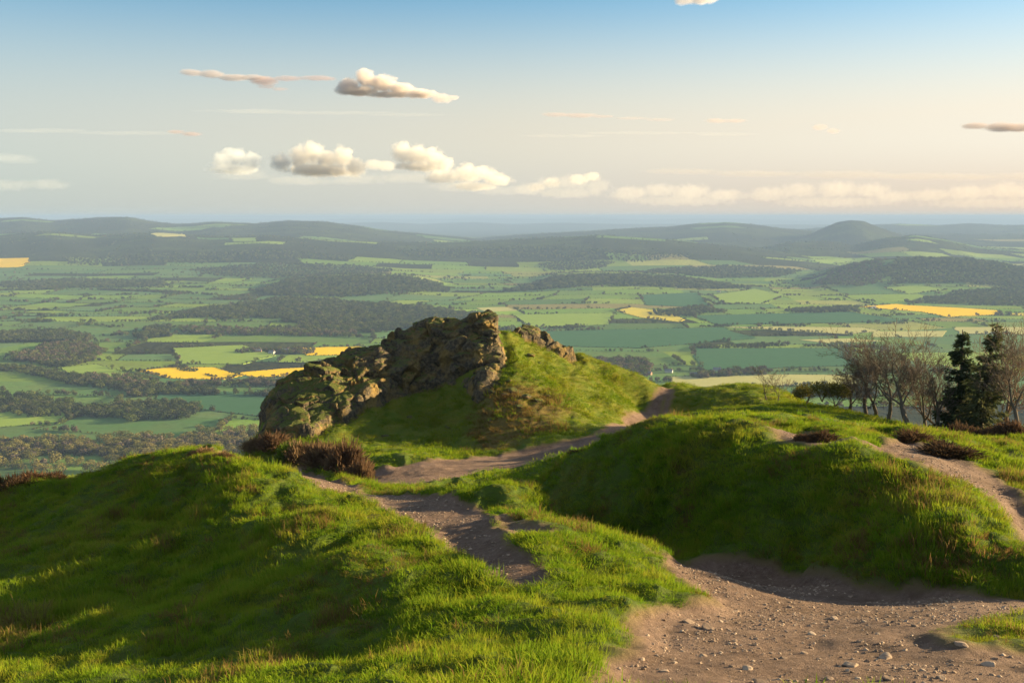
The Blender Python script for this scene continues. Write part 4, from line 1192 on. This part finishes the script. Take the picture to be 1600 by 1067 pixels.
# ================================================================== CLOUDS (real bodies of droplets, above the haze)
def cloud(puffs, D, label, dens=.006, grain=300, ragged=1.1, col=(1, 1, 1), stretch=(1, 1, 1), soft=.38, group=None):
    """puffs: (column, row, radius across, radius up) seen at distance D; each about as deep as it is wide. The droplets thin out
    towards the rim of every puff and are torn by turbulence."""
    k = D / F
    cu = sum(p[0] for p in puffs) / len(puffs); cv = sum(p[1] for p in puffs) / len(puffs)
    org = Vector(at(cu, cv, D)); rr = random.Random(int(cu * 7 + cv))
    s = N('cloud_droplets'); tco = s.n('ShaderNodeTexCoord').outputs['Object']
    bm = bmesh.new(); field_ = None
    for (u, v, a, b) in puffs:
        c = Vector(at(u, v, D)) - org; c.y += rr.uniform(-.4, .4) * min(a, 30) * k; dp = min(a, b * 3) * k
        m = Matrix.Translation(c) @ Matrix.Diagonal((a * k * 1.30, dp * 1.30, b * k * 1.30, 1))
        bmesh.ops.create_icosphere(bm, subdivisions=3, radius=1, matrix=m)
        mp = s.n('ShaderNodeMapping'); s.l(tco, mp.inputs['Vector'])
        S = (1 / (a * k), 1 / dp, 1 / (b * k)); mp.inputs['Scale'].default_value = S; mp.inputs['Location'].default_value = tuple(-x * y for x, y in zip(c, S))
        ln = s.n('ShaderNodeVectorMath', operation='LENGTH'); s.l(mp.outputs[0], ln.inputs[0])
        f = s.math('SUBTRACT', 1.0, ln.outputs['Value'])
        field_ = f if field_ is None else s.math('MAXIMUM', field_, f)
    me = bpy.data.meshes.new('cloud'); bm.to_mesh(me); bm.free()
    mp = s.n('ShaderNodeMapping'); s.l(tco, mp.inputs['Vector']); mp.inputs['Scale'].default_value = stretch; mp.inputs['Location'].default_value = (cu * 3, cv, 0)
    n1 = s.noise(1.35 / grain, 8, .66, mp.outputs[0], .35)
    t = s.math('ADD', field_, s.math('MULTIPLY', s.math('SUBTRACT', n1, .52), ragged))
    mr_ = s.n('ShaderNodeMapRange', interpolation_type='SMOOTHSTEP'); s.l(t, mr_.inputs[0]); mr_.inputs[1].default_value = 0.0; mr_.inputs[2].default_value = soft; mr_.inputs[4].default_value = dens
    v = s.n('ShaderNodeVolumePrincipled'); v.inputs['Color'].default_value = (*col, 1); v.inputs['Anisotropy'].default_value = .0
    s.l(mr_.outputs[0], v.inputs['Density']); s.l(v.outputs[0], s.out.inputs['Volume'])
    me.materials.append(s.m)
    o = link('cloud', me); o.location = org
    md = o.modifiers.new('merge', 'REMESH'); md.mode = 'VOXEL'; md.voxel_size = max(2.0, min(min(p[3] for p in puffs), 8) * .35) * k
    return set_props(o, label, 'cloud', group)
DC = 20000
MAUVE = (.56, .44, .46)
cloud([(545,134,22,13),(572,124,20,15),(596,130,24,15),(625,139,26,11),(655,146,26,8),(560,142,38,9),(610,147,50,6)], DC, 'pink-lit heap cloud with a dark left end, largest in the upper sky', .0075, 240, 1.7, (.99, .88, .85))
cloud([(670,149,22,6),(690,153,20,8),(706,152,14,4)], DC, 'pink ragged tail trailing from the large upper cloud', .0028, 220, 1.4, (.96, .84, .82))
cloud([(300,113,22,6),(330,116,24,7),(362,120,30,6),(395,122,24,5)], DC, 'long dark-based streak cloud at the upper left', .0040, 260, 1.3, (.58, .53, .57), (.5, 1, 1.3))
cloud([(410,125,26,8),(448,122,30,5),(490,122,34,4.5),(515,124,16,3.5)], DC, 'thin mauve streak joining the upper left streak to the pink cloud', .0028, 260, 1.3, MAUVE, (.5, 1, 1.3))
cloud([(418,136,18,4),(436,139,14,3)], DC, 'tiny torn wisp below the mauve streak', .0024, 200, 1.4, MAUVE)
cloud([(345,254,20,18),(368,246,24,16),(392,252,20,16),(362,264,46,10)], DC * 1.2, 'bluish heap cloud, leftmost of the low row', .0022, 260, 1.7, (.90, .94, 1))
cloud([(440,254,20,16),(466,246,22,20),(489,240,20,21),(512,250,22,18),(535,248,20,21),(555,262,20,17),(500,266,64,12)], DC * 1.2, 'cream-topped heap cloud in the middle of the low row', .0038, 250, 1.75, (1, .96, .93))
cloud([(628,238,20,20),(650,243,24,18),(674,246,22,17),(693,256,18,15),(655,260,48,9)], DC * 1.2, 'domed cream heap cloud, right one of the low row', .0034, 250, 1.75, (1, .96, .93))
cloud([(585,258,20,10),(605,260,18,9)], DC * 1.3, 'faint low cloud filling the gap in the low row', .0014, 300, 1.2, (1, .97, .94))
cloud([(690,276,34,12),(730,272,30,16),(755,270,22,12),(778,282,26,10),(740,292,40,8)], DC * 1.3, 'ragged cream cloud sloping down right of the domed cloud', .0017, 280, 1.8, (1, .96, .92))
cloud([(275,206,18,4),(300,210,18,4)], DC, 'small mauve sliver of cloud left of centre', .0026, 240, 1.2, MAUVE, (.5, 1, 1.3))
cloud([(870,179,26,4),(905,181,34,4.5),(940,183,22,3)], DC, 'long thin pinkish sliver of cloud right of centre', .0020, 260, 1.2, (.66, .53, .53), (.5, 1, 1.3))
cloud([(985,186,34,3),(1030,188,28,3)], DC, 'faint sliver of cloud continuing the pinkish one', .0014, 260, 1.2, (.70, .58, .58), (.5, 1, 1.3))
cloud([(1118,188,20,5),(1145,190,24,4)], DC, 'small pale pink cloud sliver in the bright sky', .0020, 240, 1.3, (.70, .58, .57), (.5, 1, 1.3))
cloud([(1282,199,14,6),(1302,205,14,5)], DC, 'faint broken pink puff in the bright right sky', .0016, 200, 1.5, (.74, .62, .60))
cloud([(1525,197,24,6),(1560,200,34,8),(1600,199,30,8),(1635,200,24,7)], DC, 'grey flat cloud at the right edge of the sky', .0040, 260, 1.4, (.55, .48, .50), (.5, 1, 1.4))
cloud([(1072,-2,20,10),(1095,0,26,10),(1112,-4,14,8)], DC, 'pink cloud cut by the top edge of the picture', .0040, 240, 1.2, (1, .92, .90))
cloud([(1060,268,70,6),(1180,272,90,7),(1320,274,110,8),(1460,276,110,8),(1600,277,100,8)], DC * 1.5, 'long grey streak above the right horizon', .0004, 420, 1.7, (.62, .58, .58), (.3, 1, 1.4))
cloud([(830,296,30,12),(862,288,30,14),(900,284,32,14),(935,290,26,14),(885,302,70,10)], DC * 1.6, 'low cream cloud bank right of the ragged cloud', .00019, 300, 2.0, (1, .96, .92))
cloud([(985,302,40,13),(1030,298,34,13),(1080,300,40,14),(1130,306,40,12),(1060,314,110,10)], DC * 1.7, 'low broken cloud bank over the middle horizon', .00022, 300, 2.1, (1, .95, .91))
cloud([(1200,304,40,14),(1250,298,36,14),(1310,296,40,16),(1360,298,36,14),(1395,308,36,12),(1300,316,120,10)], DC * 1.7, 'low warm cloud bank over the humped hill', .00019, 300, 2.1, (1, .94, .89))
cloud([(1450,306,40,12),(1510,302,44,14),(1570,298,36,16),(1630,304,50,14),(1540,318,130,10)], DC * 1.7, 'low peach cloud bank over the right horizon', .00019, 300, 2.1, (1, .93, .87))
cloud([(20,290,50,10),(70,288,40,10)], DC * 1.6, 'faint low cloud at the left edge above the horizon', .00012, 320, 1.8, (.95, .95, .97))
cloud([(-10,246,60,8),(30,250,40,8)], DC * 1.5, 'pale flat cloud at the left edge of the sky', .00012, 320, 1.6, (.92, .95, 1), (.5, 1, 1.3))
cloud([(400,175,90,4),(520,176,120,3.5),(640,179,80,3)], DC * 1.3, 'very faint cream streak between the upper and lower cloud rows', .00022, 420, 1.6, (1, .97, .93), (.3, 1, 1.4))
cloud([(60,204,110,4),(200,208,100,4)], DC * 1.3, 'very faint wide veil streak at the left of the sky', .00022, 420, 1.6, (.96, .96, .96), (.3, 1, 1.4))
cloud([(880,212,80,3),(1010,209,110,3),(1130,211,60,3)], DC * 1.3, 'very faint cream streak right of centre below the pinkish slivers', .00022, 420, 1.6, (1, .97, .93), (.3, 1, 1.4))
cloud([(380,274,60,9),(470,282,70,9),(560,280,60,10),(640,278,60,10),(720,292,60,10),(790,298,60,9)], DC * 1.35, 'pale hazy cloud layer under the low row of heap clouds', .00016, 300, 1.9, (.95, .94, .95), (.5, 1, 1.2))
cloud([(730,262,14,9),(750,268,16,9),(772,274,18,8)], DC * 1.25, 'small cream tufts of cloud trailing right of the domed cloud', .0018, 200, 2.0, (1, .95, .90))
cloud([(838,292,16,8),(862,286,16,9),(905,280,18,9),(925,276,16,8)], DC * 1.45, 'small broken cream puffs above the cream cloud bank', .0014, 200, 2.1, (1, .95, .90))
